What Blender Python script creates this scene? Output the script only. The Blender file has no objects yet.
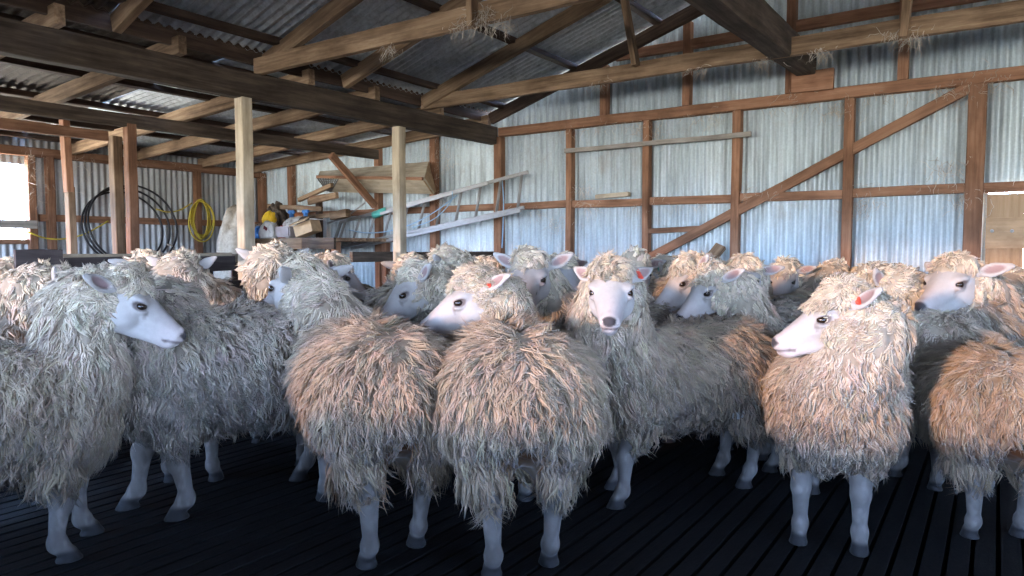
import bpy, bmesh, math, random
import numpy as np
from mathutils import Vector, Matrix, Quaternion

C = bpy.context.scene.collection
R = math.radians
PI = math.pi
rng = np.random.default_rng(7)
random.seed(7)

# ---------------------------------------------------------------- camera
CAM_H, F_PX, YAW, PITCH = 1.12, 700.0, R(34.7), R(3.35)
FW = Vector((-math.sin(YAW), math.cos(YAW), 0))
RT = Vector((math.cos(YAW), math.sin(YAW), 0))
cam_d = bpy.data.cameras.new('camera')
cam = bpy.data.objects.new('camera', cam_d); C.objects.link(cam)
cam.location = (0, 0, CAM_H)
cam.rotation_euler = (PI/2 - PITCH, 0, YAW)
cam_d.sensor_width = 36.0
cam_d.lens = F_PX/1024*36
cam_d.clip_start = 0.05
bpy.context.scene.camera = cam

_cf = (FW*math.cos(PITCH) - Vector((0, 0, 1))*math.sin(PITCH))
_cu = (FW*math.sin(PITCH) + Vector((0, 0, 1))*math.cos(PITCH))
def ray(x, y):
    return _cf + RT*((x-512)/F_PX) + _cu*((288-y)/F_PX)
def onY(x, y, Y):
    d = ray(x, y); t = Y/d.y
    return Vector((0, 0, CAM_H)) + d*t
def onX(x, y, X):
    d = ray(x, y); t = X/d.x
    return Vector((0, 0, CAM_H)) + d*t
def at(x, y, dep):
    d = ray(x, y); t = dep/d.dot(FW)
    return Vector((0, 0, CAM_H)) + d*t

# ---------------------------------------------------------------- helpers
def tag(o, label=None, cat=None, group=None, kind=None):
    if label: o['label'] = label
    if cat: o['category'] = cat
    if group: o['group'] = group
    if kind: o['kind'] = kind
    return o

def empty(name, loc=(0, 0, 0), rz=0.0):
    o = bpy.data.objects.new(name, None); C.objects.link(o)
    o.location = loc; o.rotation_euler = (0, 0, rz); o.empty_display_size = 0.1
    return o

def link_mesh(name, me, mat=None, parent=None):
    o = bpy.data.objects.new(name, me); C.objects.link(o)
    if mat is not None: me.materials.append(mat)
    if parent is not None: o.parent = parent
    return o

def from_bm(name, bm, mat=None, parent=None, smooth=False):
    me = bpy.data.meshes.new(name); bm.normal_update(); bm.to_mesh(me); bm.free()
    if smooth:
        for p in me.polygons: p.use_smooth = True
    return link_mesh(name, me, mat, parent)

def np_mesh(name, V, Q, T=None, smooth=True, tint=None):
    """V (n,3); Q (m,4) quads; T (k,3) tris"""
    me = bpy.data.meshes.new(name)
    Q = np.asarray(Q, np.int32).reshape(-1, 4)
    T = np.zeros((0, 3), np.int32) if T is None else np.asarray(T, np.int32).reshape(-1, 3)
    me.vertices.add(len(V)); me.vertices.foreach_set('co', np.asarray(V, np.float32).ravel())
    nl = Q.size + T.size
    me.loops.add(nl); me.loops.foreach_set('vertex_index', np.concatenate([Q.ravel(), T.ravel()]).astype(np.int32))
    np_ = len(Q) + len(T)
    ls = np.concatenate([np.arange(len(Q))*4, Q.size + np.arange(len(T))*3]).astype(np.int32)
    me.polygons.add(np_); me.polygons.foreach_set('loop_start', ls)
    me.update(calc_edges=True)
    me.polygons.foreach_set('use_smooth', np.full(np_, smooth, bool))
    if tint is not None:
        a = me.attributes.new('tint', 'FLOAT_COLOR', 'POINT')
        c = np.ones((len(V), 4), np.float32); c[:, :3] = tint
        a.data.foreach_set('color', c.ravel())
    me.update()
    return me

# ---------------------------------------------------------------- materials
def newmat(name):
    m = bpy.data.materials.new(name); m.use_nodes = True
    nt = m.node_tree; b = nt.nodes['Principled BSDF']
    return m, nt, b
def node(nt, t, **kw):
    n = nt.nodes.new(t)
    for k, v in kw.items():
        if k.startswith('i_'):
            n.inputs[k[2:].replace('_', ' ')].default_value = v
        else: setattr(n, k, v)
    return n
def ramp(nt, fac, stops):
    r = nt.nodes.new('ShaderNodeValToRGB'); nt.links.new(fac, r.inputs[0])
    e = r.color_ramp.elements
    while len(e) < len(stops): e.new(0.5)
    for i, (p, c) in enumerate(stops):
        e[i].position = p; e[i].color = (*c, 1)
    return r.outputs[0]
def mix(nt, fac, a, b, mode='MIX'):
    m = nt.nodes.new('ShaderNodeMix'); m.data_type = 'RGBA'; m.blend_type = mode
    for s, v in ((0, fac), (6, a), (7, b)):
        if hasattr(v, 'is_output'): nt.links.new(v, m.inputs[s])
        elif s == 0: m.inputs[0].default_value = v
        else: m.inputs[s].default_value = (*v, 1)
    return m.outputs[2]
def noise(nt, vec, scale, detail=4, rough=0.6):
    n = nt.nodes.new('ShaderNodeTexNoise'); n.inputs['Scale'].default_value = scale
    n.inputs['Detail'].default_value = detail; n.inputs['Roughness'].default_value = rough
    if vec is not None: nt.links.new(vec, n.inputs['Vector'])
    return n.outputs['Fac']
def mapping(nt, scale, src='Object', loc=(0, 0, 0)):
    t = nt.nodes.new('ShaderNodeTexCoord'); m = nt.nodes.new('ShaderNodeMapping')
    m.inputs['Scale'].default_value = scale; m.inputs['Location'].default_value = loc
    nt.links.new(t.outputs[src], m.inputs['Vector'])
    return m.outputs[0]
def bump(nt, b, h, strength=0.3, dist=0.005):
    n = nt.nodes.new('ShaderNodeBump'); n.inputs['Strength'].default_value = strength
    n.inputs['Distance'].default_value = dist
    nt.links.new(h, n.inputs['Height']); nt.links.new(n.outputs[0], b.inputs['Normal'])

def wood(name, c0, c1, c2, rough=0.85):
    m, nt, b = newmat(name)
    v = mapping(nt, (0.9, 14, 14))
    oi = nt.nodes.new('ShaderNodeObjectInfo')
    va = nt.nodes.new('ShaderNodeVectorMath'); va.operation = 'ADD'
    sc = nt.nodes.new('ShaderNodeVectorMath'); sc.operation = 'SCALE'; sc.inputs['Scale'].default_value = 37.0
    comb = nt.nodes.new('ShaderNodeCombineXYZ')
    for i in range(3): nt.links.new(oi.outputs['Random'], comb.inputs[i])
    nt.links.new(comb.outputs[0], sc.inputs[0])
    nt.links.new(v, va.inputs[0]); nt.links.new(sc.outputs[0], va.inputs[1])
    g = noise(nt, va.outputs[0], 2.2, 6, 0.65)
    col = ramp(nt, g, [(0.28, c0), (0.5, c1), (0.74, c2)])
    v2 = mapping(nt, (1.3, 2.2, 2.2))
    va2 = nt.nodes.new('ShaderNodeVectorMath'); va2.operation = 'ADD'
    nt.links.new(v2, va2.inputs[0]); nt.links.new(sc.outputs[0], va2.inputs[1])
    s = noise(nt, va2.outputs[0], 2.0, 5, 0.6)
    st = ramp(nt, s, [(0.30, (0.45, 0.42, 0.40)), (0.56, (1, 1, 1))])
    col = mix(nt, 0.85, col, st, 'MULTIPLY')
    hv = nt.nodes.new('ShaderNodeHueSaturation')
    mr = nt.nodes.new('ShaderNodeMapRange'); mr.inputs['To Min'].default_value = 0.75; mr.inputs['To Max'].default_value = 1.2
    nt.links.new(oi.outputs['Random'], mr.inputs[0]); nt.links.new(mr.outputs[0], hv.inputs['Value'])
    nt.links.new(col, hv.inputs['Color'])
    nt.links.new(hv.outputs[0], b.inputs['Base Color'])
    b.inputs['Roughness'].default_value = rough
    b.inputs['Specular IOR Level'].default_value = 0.25
    bump(nt, b, g, 0.5, 0.004)
    return m
M = {}
M['stud'] = wood('stud timber', (0.17, 0.085, 0.048), (0.30, 0.155, 0.090), (0.42, 0.24, 0.15))
M['rafter'] = wood('rafter timber', (0.13, 0.085, 0.05), (0.29, 0.19, 0.115), (0.46, 0.33, 0.21))
M['beam'] = wood('old beam timber', (0.036, 0.026, 0.019), (0.088, 0.065, 0.047), (0.17, 0.13, 0.095))
M['purlin'] = wood('purlin timber', (0.035, 0.022, 0.016), (0.075, 0.048, 0.034), (0.13, 0.085, 0.06))
M['post'] = wood('pale post timber', (0.36, 0.29, 0.20), (0.50, 0.42, 0.30), (0.62, 0.54, 0.40))
M['grey'] = wood('weathered timber', (0.20, 0.18, 0.155), (0.36, 0.33, 0.29), (0.50, 0.46, 0.40))
M['ply'] = wood('plywood', (0.30, 0.19, 0.10), (0.40, 0.26, 0.145), (0.47, 0.32, 0.19), 0.7)
M['dark'] = wood('dark board', (0.03, 0.024, 0.022), (0.062, 0.05, 0.047), (0.10, 0.082, 0.077))
M['beige'] = wood('beige board', (0.40, 0.33, 0.23), (0.52, 0.44, 0.32), (0.60, 0.52, 0.40), 0.7)

def iron(name, base, rust_amt, axis):
    """galvanised corrugated iron; axis = the direction across the sheets ('X' or 'Y')"""
    m, nt, b = newmat(name)
    sc = (1.0/0.76, 0, 0) if axis == 'X' else (0, 1.0/0.76, 0)
    v = mapping(nt, sc)
    f = nt.nodes.new('ShaderNodeVectorMath'); f.operation = 'FLOOR'; nt.links.new(v, f.inputs[0])
    wn = nt.nodes.new('ShaderNodeTexWhiteNoise'); nt.links.new(f.outputs[0], wn.inputs['Vector'])
    cst = (9, 9, 0.9) if axis == 'X' else (0.9, 9, 9)
    streak = noise(nt, mapping(nt, (9, 9, 0.8)), 1.6, 6, 0.7)
    blotch = noise(nt, mapping(nt, (1, 1, 1)), 2.3, 6, 0.7)
    spang = noise(nt, mapping(nt, (1, 1, 1)), 60, 2, 0.5)
    d = tuple(c*0.62 for c in base); l = tuple(min(1, c*1.25) for c in base)
    col = ramp(nt, streak, [(0.3, d), (0.5, base), (0.72, l)])
    shade = ramp(nt, wn.outputs['Value'], [(0.0, (0.72, 0.74, 0.77)), (1.0, (1.0, 1.0, 1.0))])
    col = mix(nt, 1.0, col, shade, 'MULTIPLY')
    sp = ramp(nt, spang, [(0.3, (0.82, 0.82, 0.82)), (0.7, (1.08, 1.08, 1.08))])
    col = mix(nt, 0.6, col, sp, 'MULTIPLY')
    rm = ramp(nt, blotch, [(0.60 - 0.2*rust_amt, (0, 0, 0)), (0.80 - 0.2*rust_amt, (1, 1, 1))])
    mm = nt.nodes.new('ShaderNodeMath'); mm.operation = 'MULTIPLY'; mm.inputs[1].default_value = 0.35 + 0.4*rust_amt
    nt.links.new(rm, mm.inputs[0])
    col = mix(nt, mm.outputs[0], col, (0.30, 0.23, 0.17))
    nt.links.new(col, b.inputs['Base Color'])
    b.inputs['Metallic'].default_value = 0.25
    b.inputs['Roughness'].default_value = 0.5
    bump(nt, b, spang, 0.1, 0.001)
    return m
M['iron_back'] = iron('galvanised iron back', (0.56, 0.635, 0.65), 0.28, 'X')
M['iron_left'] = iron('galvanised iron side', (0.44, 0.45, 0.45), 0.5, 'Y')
M['iron_roof'] = iron('galvanised roof iron', (0.58, 0.62, 0.64), 0.15, 'Y')
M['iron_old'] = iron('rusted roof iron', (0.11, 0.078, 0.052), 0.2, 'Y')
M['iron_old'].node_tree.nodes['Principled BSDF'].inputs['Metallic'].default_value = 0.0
M['iron_old'].node_tree.nodes['Principled BSDF'].inputs['Roughness'].default_value = 0.8

def plain(name, col, rough=0.6, metal=0.0, var=0.15, nscale=12.0, spec=0.4):
    m, nt, b = newmat(name)
    n = noise(nt, mapping(nt, (1, 1, 1)), nscale, 4, 0.6)
    c = ramp(nt, n, [(0.3, tuple(x*(1-var) for x in col)), (0.7, tuple(min(1, x*(1+var)) for x in col))])
    nt.links.new(c, b.inputs['Base Color'])
    b.inputs['Roughness'].default_value = rough; b.inputs['Metallic'].default_value = metal
    b.inputs['Specular IOR Level'].default_value = spec
    return m
M['alu'] = plain('ladder aluminium', (0.27, 0.265, 0.255), 0.45, 0.3)
M['yellow_hose'] = plain('yellow hose', (0.52, 0.40, 0.04), 0.55)
M['sacking'] = plain('woven sacking', (0.40, 0.33, 0.24), 0.9, 0, 0.25, 30)
M['black_pipe'] = plain('black pipe', (0.012, 0.012, 0.014), 0.45)
M['blue_rope'] = plain('blue rope', (0.30, 0.46, 0.62), 0.8)
M['green_tape'] = plain('green tape', (0.10, 0.42, 0.36), 0.6)
M['yellow_bag'] = plain('yellow bag', (0.80, 0.50, 0.02), 0.5)
M['white_bag'] = plain('white sack', (0.66, 0.65, 0.62), 0.7)
M['maroon'] = plain('maroon print', (0.22, 0.05, 0.06), 0.6)
M['card'] = plain('cardboard', (0.52, 0.36, 0.21), 0.85)
M['greybox'] = plain('grey box', (0.33, 0.28, 0.27), 0.7)
M['blue'] = plain('blue plastic', (0.05, 0.20, 0.50), 0.45)
M['red'] = plain('red plastic', (0.55, 0.07, 0.05), 0.5)
M['steel'] = plain('dull steel', (0.18, 0.17, 0.16), 0.5, 0.7)
M['junk'] = plain('dark rags', (0.10, 0.075, 0.055), 0.9, 0, 0.5)
M['dirt'] = plain('dry yard earth', (0.20, 0.17, 0.13), 0.95)
M['wisp'] = plain('caught wool wisps', (0.42, 0.36, 0.29), 0.95, 0, 0.3, 5)

# floor
m, nt, b = newmat('dark slatted floor')
g = noise(nt, mapping(nt, (3, 0.6, 3)), 9, 6, 0.7)
nt.links.new(ramp(nt, g, [(0.3, (0.003, 0.0026, 0.0025)), (0.55, (0.007, 0.006, 0.0055)), (0.8, (0.015, 0.013, 0.012))]), b.inputs['Base Color'])
b.inputs['Roughness'].default_value = 0.75; b.inputs['Specular IOR Level'].default_value = 0.25
bump(nt, b, g, 0.6, 0.01)
M['floor'] = m

# ---------------------------------------------------------------- timber
def timber(name, p0, p1, w, h, mat, label=None, cat='timber', up=(0, 0, 1), parent=None, kind='structure', rough=0.003, group=None, segs=None):
    """a rough-sawn squared timber from p0 to p1 (axis), w across, h along 'up'; local x runs along it"""
    p0, p1 = Vector(p0), Vector(p1)
    ax = (p1-p0); L = ax.length; ax.normalize()
    up = Vector(up)
    sd = up.cross(ax)
    if sd.length < 1e-4: sd = Vector((1, 0, 0)).cross(ax)
    sd.normalize(); up2 = ax.cross(sd).normalized()
    n = segs or max(2, int(L/0.35))
    bm = bmesh.new(); rings = []
    ch = min(w, h)*0.07
    prof = [(-w/2+ch, -h/2), (w/2-ch, -h/2), (w/2, -h/2+ch), (w/2, h/2-ch), (w/2-ch, h/2), (-w/2+ch, h/2), (-w/2, h/2-ch), (-w/2, -h/2+ch)]
    for i in range(n+1):
        x = L*i/n
        jy, jz = (random.uniform(-rough, rough), random.uniform(-rough, rough))
        if i in (0, n): jy = jz = 0
        r_ = []
        for (a, c) in prof:
            r_.append(bm.verts.new((x, a+jy+random.uniform(-1, 1)*rough*0.5, c+jz+random.uniform(-1, 1)*rough*0.5)))
        rings.append(r_)
    for i in range(n):
        for k in range(8):
            bm.faces.new((rings[i][k], rings[i][(k+1) % 8], rings[i+1][(k+1) % 8], rings[i+1][k]))
    bm.faces.new(list(reversed(rings[0]))); bm.faces.new(rings[-1])
    bmesh.ops.recalc_face_normals(bm, faces=bm.faces)
    o = from_bm(name, bm, M[mat])
    mt = Matrix((ax, sd, up2)).transposed().to_4x4(); mt.translation = p0
    if parent is not None:
        o.parent = parent
        o.matrix_local = parent.matrix_basis.inverted() @ mt
    else:
        o.matrix_world = mt
        if label: tag(o, label, cat, group, kind)
    return o

def corrugated(name, mat, origin, du, dv, nu_len, nv_len, pitch=0.076, amp=0.0095, holes=None, top=None, sub=8):
    """corrugated sheet: waves across du, straight along dv. top(u) -> length limit. holes: list of (u0,u1,v0,v1). closed thin sheet."""
    du, dv = Vector(du).normalized(), Vector(dv).normalized()
    nn = du.cross(dv)
    n = int(nu_len/pitch*sub)
    us = np.linspace(0, nu_len, n+1)
    V, Q = [], []
    def strip(i0, i1, f0, f1):
        base = len(V)
        k = i1-i0+1
        for th in (0.0006, -0.0006):
            for i in range(i0, i1+1):
                u = us[i]; w = amp*math.sin(2*PI*u/pitch)
                for v in (f0(u), f1(u)):
                    V.append(tuple(Vector(origin) + du*u + dv*v + nn*(w+th)))
        for i in range(k-1):
            a = base + 2*i
            Q.append((a, a+2, a+3, a+1))
            c = a + 2*k
            Q.append((c, c+1, c+3, c+2))
            Q.append((a, c, c+2, a+2)); Q.append((a+1, a+3, c+3, c+1))
    f_top = top or (lambda u: nv_len)
    segs = [(0, n, lambda u: 0.0, f_top)]
    for (u0, u1, v0, v1) in (holes or []):
        a, b_ = int(u0/nu_len*n), int(u1/nu_len*n)
        out = []
        for (i0, i1, f0, f1) in segs:
            if b_ <= i0 or a >= i1: out.append((i0, i1, f0, f1)); continue
            if a > i0: out.append((i0, a, f0, f1))
            if b_ < i1: out.append((b_, i1, f0, f1))
            lo, hi = max(a, i0), min(b_, i1)
            if v0 > 0.01: out.append((lo, hi, f0, lambda u, v0=v0: v0))
            out.append((lo, hi, lambda u, v1=v1: v1, f1))
        segs = out
    for s in segs: strip(*s)
    me = np_mesh(name, np.array(V), np.array(Q), smooth=False)
    return link_mesh(name, me, M[mat])

# ---------------------------------------------------------------- the shell
XB = -4.65          # line of the big beam
XL = -9.0           # side wall of the lean-to
YW = 6.4            # front of the studs on the back wall
YS = 6.50           # sheet plane
YR = -4.6           # wall behind
XR = 4.65
Z0, ZR, S = 2.55, 4.02, (4.02-2.55)/4.65       # roof over the main bay: plate, ridge, slope
def roof_z(X):
    if X < XB-0.001: return 2.535 + (X-XB)*(0.27/4.35)
    return ZR - abs(X)*S

# back wall: from the left corner to the right one, top follows the roof; a doorway at the right
wb = corrugated('wall_back', 'iron_back', (XL-0.05, YS, -0.1), (1, 0, 0), (0, 0, 1), XR-XL+0.1, 1,
                amp=0.013, top=lambda u: roof_z(XL-0.05+u) + 0.13, holes=[(8.98, 10.0, 0.0, 1.70)])
tag(wb, 'tall corrugated galvanised iron wall behind the flock', 'wall', None, 'structure')
# left wall with an opening towards the yard
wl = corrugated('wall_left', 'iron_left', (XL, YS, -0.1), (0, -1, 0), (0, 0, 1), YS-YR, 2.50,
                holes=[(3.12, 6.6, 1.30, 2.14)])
tag(wl, 'low corrugated iron side wall of the lean-to', 'wall', None, 'structure')
wr = corrugated('wall_right', 'iron_back', (XR, YR, -0.1), (0, 1, 0), (0, 0, 1), YS-YR, 2.8, holes=[(1.4, 6.2, 1.40, 2.20)])
tag(wr, 'corrugated iron wall out of view on the right', 'wall', None, 'structure')

# floor: slats with gaps over a dark pit
bm = bmesh.new()
def bm_box(bm, x0, x1, y0, y1, z0, z1):
    vs = [bm.verts.new(p) for p in ((x0, y0, z0), (x1, y0, z0), (x1, y1, z0), (x0, y1, z0), (x0, y0, z1), (x1, y0, z1), (x1, y1, z1), (x0, y1, z1))]
    for f in ((0, 3, 2, 1), (4, 5, 6, 7), (0, 1, 5, 4), (1, 2, 6, 5), (2, 3, 7, 6), (3, 0, 4, 7)):
        bm.faces.new([vs[i] for i in f])
bm_box(bm, XL-0.1, XR+0.1, YR-0.1, YS+0.1, -0.25, -0.12)
x = XL
while x < XR:
    bm_box(bm, x, min(x+0.062, XR), YR, YS, -0.125, 0.0+random.uniform(-0.002, 0.002)); x += 0.078
tag(from_bm('floor', bm, M['floor']), 'dark slatted wooden shed floor under the flock', 'floor', None, 'structure')

# roofs (one sheet run each; the near-left part of the main roof is old rusted iron)
def roof_run(name, mat, x0, x1, y0, y1, label):
    z0, z1 = roof_z(x0+1e-4), roof_z(x1-1e-4)
    d = Vector((x1-x0, 0, z1-z0)); L = d.length
    o = corrugated(name, mat, (x0, y0, z0+0.10), (0, 1, 0), d, y1-y0, L, sub=6, amp=0.012)
    return tag(o, label, 'roof', None, 'structure')
roof_run('ceiling', 'iron_roof', XB-0.16, 0, 2.35, 6.6, 'galvanised corrugated roof slope above the beam')
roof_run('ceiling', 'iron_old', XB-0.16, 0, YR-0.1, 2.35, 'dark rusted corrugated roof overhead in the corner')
roof_run('ceiling', 'iron_roof', 0, XR+0.1, YR-0.1, 6.6, 'far corrugated roof slope beyond the ridge')
roof_run('ceiling', 'iron_roof', XL-0.35, XB-0.1, 3.3, 6.6, 'pale corrugated roof of the lean-to')
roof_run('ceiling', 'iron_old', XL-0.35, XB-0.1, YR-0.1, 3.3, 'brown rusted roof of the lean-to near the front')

timber('trim_1', (XB-0.12, YR, 2.60), (XB-0.12, YS, 2.60), 0.03, 0.16, 'purlin', 'dark board closing the step between the two roofs', 'board')
# wall behind the photographer: iron with two wide openings (a tall one to the right, a lower one to the left)
HOLES = dict(right=(-0.3, 4.4, 0.95, 2.0), left=(-3.5, -1.2, 0.95, 2.3), far=(-8.8, -4.5, 0.9, 2.22))
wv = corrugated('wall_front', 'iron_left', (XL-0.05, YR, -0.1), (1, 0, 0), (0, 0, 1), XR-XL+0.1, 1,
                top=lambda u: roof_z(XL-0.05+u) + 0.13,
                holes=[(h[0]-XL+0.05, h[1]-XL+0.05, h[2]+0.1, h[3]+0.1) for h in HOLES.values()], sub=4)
tag(wv, 'corrugated wall with wide openings out of view behind', 'wall', None, 'structure')

# ---------------------------------------------------------------- back wall framing
z_tg = onY(847, 92, YW).z
z_mg = onY(847, 193, YW).z
z_ug = 3.02
lower = [(974, 0.12, 'fourth'), (847, 0.075, ''), (735, 0.075, ''), (645, 0.066, ''), (568, 0.066, ''), (497, 0.10, ''), (432, 0.09, ''), (376, 0.08, ''), (289, 0.09, '')]
stud_lab = ['thick brown wall stud at the boarded doorway', 'brown wall stud crossing the upper half of the diagonal brace', 'brown wall stud where the diagonal brace meets the middle rail',
            'brown wall stud left of the short rail below the brace', 'brown wall stud at the left end of the grey batten', 'brown wall stud under the end of the big beam',
            'brown wall stud behind the middle of the ladder', 'brown wall stud at the foot of the sloping strut', 'brown wall stud above the cluttered bench']
for (px, w, _), lb in zip(lower, stud_lab):
    X = onY(px, 190, YW).x
    ztop = z_tg-0.05 if X > -4.7 else roof_z(X)-0.02
    timber('wall_stud', (X, YW+0.045, 0), (X, YW+0.045, ztop), w, 0.09, 'stud', lb, 'stud', up=(0, 1, 0))
for px in (603, 686, 790, 903):
    X = onY(px, 60, YW).x
    timber('gable_stud', (X, YW+0.045, z_tg+0.05), (X, YW+0.045, roof_z(X)-0.02), 0.075, 0.09, 'stud',
           {603: 'short dark stud low in the gable, leftmost above the top rail', 686: 'gable stud second from the left above the top rail', 790: 'gable stud above the square wooden block', 903: 'gable stud above the brace, rightmost one'}[px], 'stud', up=(0, 1, 0))
timber('wall_rail', (-4.62, YW+0.04, z_tg), (XR, YW+0.04, z_tg), 0.08, 0.095, 'stud', 'long top rail of the iron wall', 'rail')
xs = [XL+0.02] + sorted(onY(p[0], 190, YW).x for p in lower) + [XR]
rail_lab = ['middle wall rail hidden behind the bench', 'middle wall rail behind the cluttered bench', 'middle wall rail behind the lower ladder end', 'middle wall rail behind the pale post', 'middle wall rail behind the upper ladder end',
            'middle wall rail with the ladder tips against it', 'middle wall rail carrying the pale offcut', 'middle wall rail above the short rail', 'middle wall rail crossed by the diagonal brace', 'middle wall rail right under the top of the brace', 'middle wall rail over the boarded doorway']
for i in range(len(xs)-1):
    timber('wall_rail', (xs[i]+0.04, YW+0.055, z_mg), (xs[i+1]-0.04, YW+0.055, z_mg+random.uniform(-.01, .01)), 0.07, 0.075, 'stud', rail_lab[i], 'rail')
a = onY(640, 56, YW); 
timber('wall_rail', (-3.2, YW+0.05, z_ug), (2.6, YW+0.05, z_ug), 0.06, 0.09, 'stud', 'upper rail high in the gable', 'rail')
a, b = onY(640, 262, YW), onY(974, 84, YW)
timber('wall_brace', a+Vector((0, 0.03, 0)), b+Vector((0, 0.03, 0)), 0.05, 0.085, 'stud', 'long diagonal brace across the iron wall', 'brace')
a, b = onY(648, 231, YW), onY(706, 228, YW)
timber('wall_rail', a+Vector((0, 0.04, 0)), b+Vector((0, 0.04, 0)), 0.06, 0.05, 'stud', 'short rail from a stud to the diagonal brace', 'rail')
a, b = onY(565, 151, YW-0.02), onY(751, 134, YW-0.02)
timber('batten', a, b, 0.035, 0.045, 'grey', 'thin grey batten nailed across three studs', 'batten', kind='thing')
a, b = onY(595, 198, YW), onY(628, 195, YW)
timber('timber_offcut', a+Vector((0, 0.03, 0.012)), b+Vector((0, 0.03, 0.012)), 0.06, 0.045, 'beige', 'short pale timber offcut lying on the middle wall rail', 'offcut', kind='thing', segs=2)
# square packing block under the beam end
a = onY(812, 81, YW-0.03)
timber('timber_block', a+Vector((-0.16, 0, 0)), a+Vector((0.17, 0, 0)), 0.05, 0.17, 'stud', 'square wooden block on the top rail under the dark beam', 'block', kind='structure', segs=3)

# boarded doorway at the right (light slits between its boards)
dr = empty('door_1', (0.5, YW+0.04, 0)); tag(dr, 'brown boarded door with light slits beside the thick stud', 'door', None, 'structure')
bx0 = onY(986, 220, YW).x
for i in range(6):
    x0 = bx0 + i*0.262
    timber('door_board', (x0+0.118, YW+0.05, 0.02), (x0+0.118, YW+0.05, z_mg-0.05), 0.232, 0.02, 'ply', up=(0, 1, 0), parent=dr)
zz = onY(1000, 233, YW).z
ln = timber('door_ledge', (bx0, YW+0.026, zz), (bx0+1.4, YW+0.026, zz), 0.02, 0.23, 'ply', parent=dr)
for i, px in enumerate((992, 1012)):
    bm = bmesh.new(); bmesh.ops.create_cone(bm, cap_ends=True, segments=12, radius1=0.014, radius2=0.010, depth=0.016)
    p = onY(px, 231, YW+0.012)
    bmesh.ops.transform(bm, matrix=Matrix.Translation(p) @ Matrix.Rotation(PI/2, 4, 'X'), verts=bm.verts)
    bo = from_bm('bolt', bm, M['alu']); bo.parent = dr; bo.matrix_parent_inverse = dr.matrix_basis.inverted()

# ---------------------------------------------------------------- roof framing
# the big beam and the posts that carry it
timber('beam', (XB-0.04, YR+0.1, 2.25), (XB-0.04, YW+0.02, 2.365), 0.10, 0.195, 'beam', 'heavy dark beam running into the iron wall above the pale posts', 'beam', rough=0.004)
for px, lb in ((247, 'pale squared post under the heavy beam, beside the yellow hose'), (401, 'pale squared post under the heavy beam, in front of the ladder')):
    p = onX(px, 200, XB-0.02)
    timber('post', (XB-0.04, p.y, 0), (XB-0.04, p.y, 2.25), 0.095, 0.095, 'post', lb, 'post', up=(0, 1, 0))
timber('post', (XB-0.04, 0.9, 0), (XB-0.04, 0.9, 2.25), 0.095, 0.095, 'post', 'squared post under the beam out of view', 'post', up=(0, 1, 0))
# rafters of the main bay
ra_lab = {-3.6: 'rafter out of view behind', -2.4: 'rafter far behind', -1.2: 'rafter behind', 0.0: 'rafter above', 1.15: 'rafter overhead', 2.3: 'nearest sloping rafter above the heavy beam', 3.42: 'sloping rafter rising from the foot of the near tie beam',
          4.2: 'sloping rafter between the two tie beams', 5.22: 'sloping rafter rising from the foot of the far tie beam', 6.32: 'dark end rafter against the gable wall'}
for Y, lb in ra_lab.items():
    for sgn in (-1, 1):
        if sgn == 1: lb = lb + ' on the far roof slope'
        x0, x1 = sgn*4.66, sgn*0.02
        timber('rafter', (x0, Y, roof_z(x0*0.9985)-0.0), (x1, Y, roof_z(x1)-0.0), 0.055, 0.12, 'rafter' if Y < 6 else 'purlin', lb, 'rafter')
for i, X in enumerate((-4.5, -3.6, -2.7, -1.8, -0.9, -0.1, 0.9, 1.9, 2.9, 3.9)):
    timber('purlin', (X, YR, roof_z(X)+0.062), (X, 6.45, roof_z(X)+0.062), 0.075, 0.05, 'purlin',
           ['dark purlin just above the heavy beam', 'dark purlin second up from the heavy beam', 'dark purlin third up from the heavy beam', 'dark purlin fourth up from the heavy beam', 'dark purlin near the ridge', 'ridge purlin', 'purlin just past the ridge', 'purlin of the far slope', 'lower purlin of the far slope', 'lowest purlin of the far slope'][i], 'purlin')
# ties
def tie(px, py, lb, mat, h=0.125, Yoff=0.0):
    p = onX(px, py, XB+0.02)
    Y = p.y + Yoff
    timber('tie_beam', (XB-0.05, Y, p.z), (XR, Y, p.z+0.0), 0.05, h, mat, lb, 'beam')
    return Y, p.z
Y1, z1 = tie(262, 66, 'near pale tie beam crossing the roof from the heavy beam', 'rafter')
Y2, z2 = tie(428, 103, 'far pale tie beam crossing in front of the iron wall', 'rafter')
for Yt in (-0.9, 1.25):
    timber('tie_beam', (XB-0.05, Yt, z1+0.18), (XR, Yt, z1+0.18), 0.05, 0.12, 'rafter', 'tie beam overhead out of view' if Yt < 0 else 'tie beam overhead near the front', 'beam')
# struts of the trusses
p = onY(636, 66, Y2-0.05)
timber('truss_strut', p, (p.x-0.13, Y2-0.05, roof_z(p.x-0.13)), 0.045, 0.08, 'rafter', 'short strut standing on the far tie beam, leaning left', 'strut', up=(0, 1, 0))
p = onY(904, 30, Y2-0.05)
timber('truss_strut', p+Vector((0, 0, -0.05)), (p.x+0.10, Y2-0.05, roof_z(p.x+0.1)), 0.05, 0.09, 'rafter', 'short strut on the far tie beam near the right', 'strut', up=(0, 1, 0))
p = onY(473, 8, Y1-0.055)
timber('truss_strut', p+Vector((0.0, 0, -0.11)), (p.x-0.04, Y1-0.055, roof_z(p.x)), 0.04, 0.075, 'rafter', 'short strut hanging past the near tie beam', 'strut', up=(0, 1, 0))
# dark beam running out from the wall block over the far tie
pa = onY(806, 72, YW-0.03); pq = onY(718, 6, 3.6); pb = pa+(pq-pa)*1.8
timber('beam', pa+Vector((0, 0, 0.07)), pb+Vector((0, 0, 0.07)), 0.16, 0.20, 'beam', 'dark beam running from the wall block over the far tie beam', 'beam')

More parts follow.
